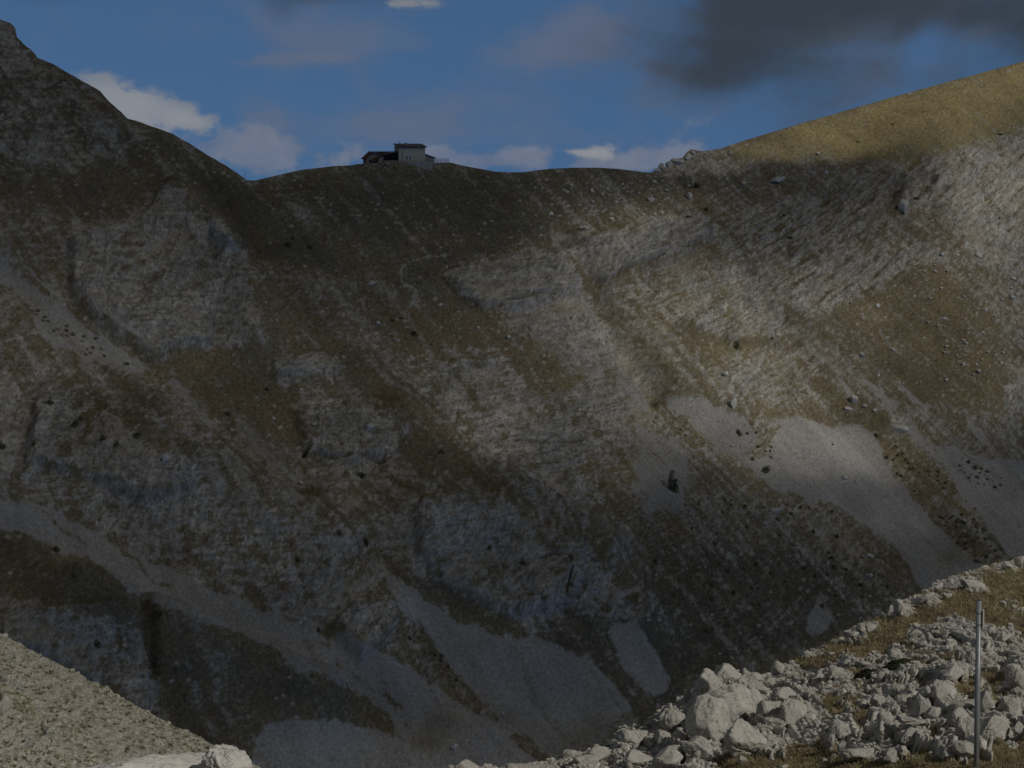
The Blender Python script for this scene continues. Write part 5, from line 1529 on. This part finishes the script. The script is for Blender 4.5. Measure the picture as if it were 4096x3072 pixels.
for i, (x, y, ww, hh_, lab, grp) in enumerate(far_list):
    lab_, grp_ = lab or glab[grp], grp
    if lab is None and grp in (Z1, Z2):
        if grp == Z1:
            pos = ("high on the slope" if y < 1180 else "half way down the slope" if y < 1350 else "low on the slope") + (", left half" if x < 3880 else ", right half")
        else:
            pos = ("near the skyline" if y < 770 else "lower down") + (", nearer the hut" if x < 2480 else ", nearer the golden hill")
        lab_, grp_ = lab_ + ", " + pos, grp + ", " + pos
    if grp == Z4 or y < 625 and x < 2800:
        y += 7; ww *= 1.35; hh_ *= 1.35
    place_rock('boulder', FAR_ROCKS[i % 8], M_farrock, x, y, ww * 0.9, hh_ * 0.8, lab_, 'boulder', grp_, far_at, tilt=(rnd.uniform(-22, 12), 0), bury=1.2)

# ------------------------------------------------------------------ the mountain hut on the saddle
def box(bm, x0, x1, y0, y1, z0, z1):
    v = [bm.verts.new((x, y, z)) for z in (z0, z1) for y in (y0, y1) for x in (x0, x1)]
    for f in ((0, 2, 3, 1), (4, 5, 7, 6), (0, 1, 5, 4), (2, 6, 7, 3), (0, 4, 6, 2), (1, 3, 7, 5)):
        bm.faces.new([v[i] for i in f])


def prism(bm, pts, y0, y1):
    a = [bm.verts.new((x, y0, z)) for x, z in pts]; b = [bm.verts.new((x, y1, z)) for x, z in pts]
    bm.faces.new(a); bm.faces.new(b[::-1])
    for i in range(len(a)):
        j = (i + 1) % len(a)
        bm.faces.new([a[j], a[i], b[i], b[j]])


def slab(bm, quad, th):
    a = [bm.verts.new(Vector(p)) for p in quad]; b = [bm.verts.new(Vector(p) - Vector((0, 0, th))) for p in quad]
    bm.faces.new(a); bm.faces.new(b[::-1])
    for i in range(4):
        j = (i + 1) % 4
        bm.faces.new([a[j], a[i], b[i], b[j]])


def cyl(bm, p, q, r, n_=10, r2=None):
    p, q = Vector(p), Vector(q); d = (q - p).normalized()
    u = d.orthogonal().normalized(); v = d.cross(u); r2 = r if r2 is None else r2
    a = [bm.verts.new(p + (u * math.cos(t) + v * math.sin(t)) * r) for t in [i * 2 * math.pi / n_ for i in range(n_)]]
    b = [bm.verts.new(q + (u * math.cos(t) + v * math.sin(t)) * r2) for t in [i * 2 * math.pi / n_ for i in range(n_)]]
    bm.faces.new(a[::-1]); bm.faces.new(b)
    for i in range(n_):
        j = (i + 1) % n_
        bm.faces.new([a[i], a[j], b[j], b[i]])


def part(name, parent, mat, build, label=None, bevel=0):
    bm = bmesh.new(); build(bm)
    if bevel:
        bmesh.ops.bevel(bm, geom=bm.edges[:], offset=bevel, segments=2, affect='EDGES', profile=0.6)
    bmesh.ops.recalc_face_normals(bm, faces=bm.faces)
    me_ = bpy.data.meshes.new(name); bm.to_mesh(me_); bm.free()
    o = link(name, me_, mat, parent)
    if label:
        o['label'] = label
    return o


M_plaster = material('pale_plaster', (0.39, 0.36, 0.285), 0.9, noise=((1.2, 0.85, 1.1, 4), (9, 0.93, 1.06, 4)))
M_plaster2 = material('grey_plaster', (0.22, 0.21, 0.19), 0.9, noise=((1.2, 0.8, 1.15, 4),))
M_sheet = material('dark_roof_sheet', (0.055, 0.055, 0.072), 0.55, noise=((3, 0.85, 1.15, 3),), spec=0.3)
M_red = material('weathered_red_roof', (0.085, 0.052, 0.045), 0.85, noise=((3, 0.7, 1.2, 3),))
M_darkwood = material('dark_timber', (0.035, 0.03, 0.026), 0.85, noise=((4, 0.7, 1.3, 3),))
M_shutter = material('white_window_frame', (0.55, 0.55, 0.52), 0.7, noise=((6, 0.9, 1.1, 2),))
M_glass = material('window_glass', (0.012, 0.014, 0.018), 0.12, spec=0.5)
M_iron = material('black_iron', (0.03, 0.03, 0.032), 0.6, spec=0.3)
M_stonewall = material('terrace_stone', (0.27, 0.26, 0.235), 0.95, noise=((2.2, 0.7, 1.25, 5),))
M_rail = material('galvanised_rail', (0.30, 0.31, 0.32), 0.6, noise=((5, 0.9, 1.1, 2),))

a0, e0 = pdir(1640, 652)
kx = (KX * float(a0) + KY - float(e0))
hut_y = C0 / kx
K = hut_y / FPX / 0.065                     # size of the hut at its true distance
hp0 = at(1648, 648, hut_y + 1.0)
hut = thing('mountain_hut', "pale mountain hut with flat dark roof and low wings alone on the saddle", 'hut', tuple(hp0), R(13))
hut.scale = (K, K, K)
W0 = -1.4
part('tower_wall', hut, M_plaster, lambda b: prism(b, [(-3.5, W0), (3.5, W0), (3.5, 3.9), (-3.5, 3.9)], 0, 6.2))
part('gable_strip', hut, M_plaster, lambda b: [slab(b, [(-3.49, 0.01, 3.9), (3.49, 0.01, 3.9), (3.49, 6.19, 4.42), (-3.49, 6.19, 4.42)], 0.5)])
rf = part('roof', hut, M_sheet, lambda b: slab(b, [(-3.78, -0.45, 4.06), (3.85, -0.45, 3.98), (3.85, 6.6, 4.72), (-3.78, 6.6, 4.78)], 0.2))
part('fascia', rf, M_darkwood, lambda b: box(b, -3.8, 3.87, -0.5, -0.455, 3.72, 4.0))
part('stove_pipe', rf, M_iron, lambda b: (cyl(b, (-2.36, 4.6, 4.4), (-2.36, 4.6, 5.1), 0.07), cyl(b, (-2.36, 4.6, 5.1), (-2.36, 4.6, 5.18), 0.26), cyl(b, (-2.36, 4.6, 4.98), (-2.36, 4.6, 5.1), 0.1, r2=0.2)))
part('round_chimney', rf, M_plaster, lambda b: (cyl(b, (-0.75, 4.2, 4.2), (-0.75, 4.2, 4.85), 0.36, 16), cyl(b, (-0.75, 4.2, 4.85), (-0.75, 4.2, 5.02), 0.36, 16, 0.2)))


def window(x0, x1, z0, z1, n_, y=0.0):
    f = part('window', hut, M_shutter, lambda b: (box(b, x0 - .06, x1 + .06, y - .05, y + .02, z0 - .07, z0), box(b, x0 - .06, x1 + .06, y - .05, y + .02, z1, z1 + .07),
                                               *[box(b, x0 + (x1 - x0) * i / n_ - .05, x0 + (x1 - x0) * i / n_ + .05, y - .045, y + .02, z0, z1) for i in range(n_ + 1)]))
    for i in range(n_):
        a, c = x0 + (x1 - x0) * i / n_ + .055, x0 + (x1 - x0) * (i + 1) / n_ - .055
        part('pane', f, M_glass, lambda b: box(b, a, c, y - .02, y - .004, z0 + .005, z1 - .005))
        if i in (0, 2):
            part('curtain', f, M_shutter, lambda b: box(b, a + 0.02, a + (c - a) * 0.4, y - .034, y - .022, z0 + .05, z1 - .05))
    return f


window(-1.9, -0.2, 0.57, 1.47, 4)
part('downpipe', hut, M_iron, lambda b: cyl(b, (-2.55, -0.06, -0.3), (-2.55, -0.06, 2.85), 0.05, 8))
part('side_window', hut, M_glass, lambda b: box(b, -3.53, -3.505, 3.6, 4.3, 2.5, 3.4))
part('wall_lamp', hut, M_iron, lambda b: box(b, 0.0, 0.14, -0.16, -0.005, 3.5, 3.66))
# right-hand lean-to
part('lean_to_wall', hut, M_plaster2, lambda b: prism(b, [(3.51, W0), (5.95, W0), (5.95, 1.12), (3.51, 1.95)], 0.6, 5.0))
part('lean_to_roof', hut, M_red, lambda b: slab(b, [(3.52, 0.2, 2.16), (6.45, 0.2, 1.1), (6.45, 5.4, 1.1), (3.52, 5.4, 2.16)], 0.17))
# left wing, hipped to the left
part('wing_wall', hut, M_plaster2, lambda b: prism(b, [(-11.6, W0 - 0.6), (-3.52, W0 - 0.6), (-3.52, 2.4), (-9.9, 2.4), (-11.6, 0.95)], 2.2, 7.4))
part('wing_roof', hut, M_red, lambda b: (slab(b, [(-10.05, 1.6, 2.62), (-3.52, 1.6, 2.5), (-3.52, 7.8, 2.72), (-10.05, 7.8, 2.72)], 0.16),
                                         slab(b, [(-12.1, 1.6, 0.86), (-10.06, 1.6, 2.6), (-10.06, 7.8, 2.7), (-12.1, 7.8, 0.86)], 0.18)))
part('wing_window', hut, M_glass, lambda b: box(b, -10.9, -10.3, 2.16, 2.195, -0.05, 0.6))
# porch in front of the wing
part('porch_back_wall', hut, M_darkwood, lambda b: box(b, -7.6, -3.6, 1.7, 1.9, -0.6, 2.2))  # dark tone stands for the shade inside the porch
part('porch_side_wall', hut, M_plaster2, lambda b: prism(b, [(-8.9, W0), (-7.45, W0), (-7.45, 1.55), (-7.9, 1.4), (-8.9, 0.7)], 0.1, 1.68))
part('porch_roof', hut, M_sheet, lambda b: slab(b, [(-7.62, -0.25, 1.98), (-3.52, -0.25, 2.78), (-3.52, 2.0, 2.95), (-7.62, 2.0, 2.2)], 0.14))
part('awning', hut, M_red, lambda b: slab(b, [(-10.4, -0.2, 0.28), (-7.64, -0.2, 1.9), (-7.64, 1.62, 2.1), (-10.4, 1.62, 0.5)], 0.3))
for x in (-7.4, -4.65, -3.62):
    part('porch_post', hut, M_darkwood, lambda b: box(b, x - 0.07, x + 0.07, -0.1, 0.05, -0.2, 2.1 + (x + 7.4) * 0.16))
part('porch_parapet', hut, M_plaster2, lambda b: box(b, -7.3, -3.75, -0.16, -0.03, -0.9, 0.42))
# terrace wall and its railing
tw = thing('terrace_wall', "low pale stone terrace wall running along the front of the hut", 'wall', tuple(hp0), R(13)); tw.scale = (K, K, K)
part('wall', tw, M_stonewall, lambda b: (prism(b, [(-15.2, -2.2), (-3.4, -2.2), (-3.4, 0.2), (-10.5, -0.35), (-15.2, -0.62)], -1.4, -0.9), prism(b, [(-3.39, -2.2), (5.2, -2.2), (5.2, 0.0), (-3.39, 0.18)], -1.3, -0.85)))
part('coping', tw, M_stonewall, lambda b: (slab(b, [(-15.25, -1.45, -0.55), (-10.5, -1.45, -0.28), (-10.5, -0.85, -0.28), (-15.25, -0.85, -0.55)], 0.06), slab(b, [(-10.49, -1.45, -0.28), (-3.42, -1.45, 0.27), (-3.42, -0.85, 0.27), (-10.49, -0.85, -0.28)], 0.06)))
tf = thing('terrace_railing', "thin pale railing on the open terrace right of the hut", 'railing', tuple(hp0), R(13)); tf.scale = (K, K, K)
for x in np.linspace(6.1, 9.95, 8):
    part('post', tf, M_rail, lambda b: cyl(b, (x, 1.0, -1.2), (x, 1.0, 0.86), 0.05, 6))
for z in (0.84, 0.45, 0.1):
    part('rail', tf, M_rail, lambda b: cyl(b, (6.1, 1.0, z), (9.95, 1.0, z), 0.035, 6))
for x in np.linspace(6.35, 9.7, 6):
    part('balcony_board', tf, M_shutter, lambda b: box(b, x - 0.08, x + 0.1, 1.06, 1.09, 0.0, 0.8))
pole_p = far_at(2738, 715)
if pole_p is not None:
    pm = thing('marker_pole', "thin dark pole standing by the black hollow below the skyline rocks", 'pole', tuple(pole_p))
    part('shaft', pm, M_darkwood, lambda b: cyl(b, (0, 0, -0.5), (0, 0, 2.4), 0.09, 8))
    part('cap', pm, M_iron, lambda b: cyl(b, (0, 0, 2.4), (0, 0, 2.46), 0.11, 8))
mp = at(980, 716, C0 / (KX * float(pdir(980, 716)[0]) + KY - float(pdir(980, 716)[1])))
pm = thing('marker_pole', "hair thin pole on the saddle left of the hut", 'pole', tuple(mp))
part('shaft', pm, M_darkwood, lambda b: cyl(b, (0, 0, -0.5), (0, 0, 1.5), 0.05, 8))
part('cap', pm, M_iron, lambda b: cyl(b, (0, 0, 1.5), (0, 0, 1.55), 0.07, 8))

# ------------------------------------------------------------------ the galvanised post on the near slope
PD = 19.0
top_p, bot_p = Vector(at(3916, 2402, PD)), Vector(at(3903, 3190, PD))
ax = (top_p - bot_p)
M_zinc = material('galvanised_steel', (0.19, 0.21, 0.235), 0.42, noise=((14, 0.8, 1.2, 4), (90, 0.92, 1.08, 3)), spec=0.5, metal=0.2)
M_plate = material('plate_edge', (0.50, 0.50, 0.47), 0.6, noise=((20, 0.9, 1.1, 3),))
M_plateshade = material('plate_shade', (0.05, 0.055, 0.08), 0.6)
post = thing('sign_post', "grey galvanised steel post with a small plate near its top, lower right", 'post', tuple(bot_p))
q_ = Vector((0, 0, 1)).rotation_difference(ax.normalized()).to_euler(); post.rotation_euler = q_
Lp = ax.length
part('tube', post, M_zinc, lambda b: cyl(b, (0, 0, -0.35), (0, 0, Lp), 0.0228, 28))
for f in bpy.data.meshes[post.children[0].data.name].polygons:
    f.use_smooth = len(f.vertices) == 4
part('tube_rim', post, M_iron, lambda b: cyl(b, (0, 0, Lp), (0, 0, Lp + 0.004), 0.019, 24))
zc = Lp * (3190 - 2475) / 788
pl = part('plate', post, M_plate, lambda b: box(b, 0.0285, 0.0405, -0.03, 0.012, zc - 0.08, zc + 0.08))
part('plate_shade_side', pl, M_plateshade, lambda b: box(b, 0.0272, 0.0283, -0.028, 0.01, zc - 0.077, zc + 0.077))  # dark sheet put in for the shaded side of the plate
for dz in (-0.05, 0.05):
    part('clamp', post, M_zinc, lambda b: (cyl(b, (0, 0, zc + dz - 0.008), (0, 0, zc + dz + 0.008), 0.0238, 24), box(b, 0.0235, 0.0273, -0.012, 0.012, zc + dz - 0.007, zc + dz + 0.007)))
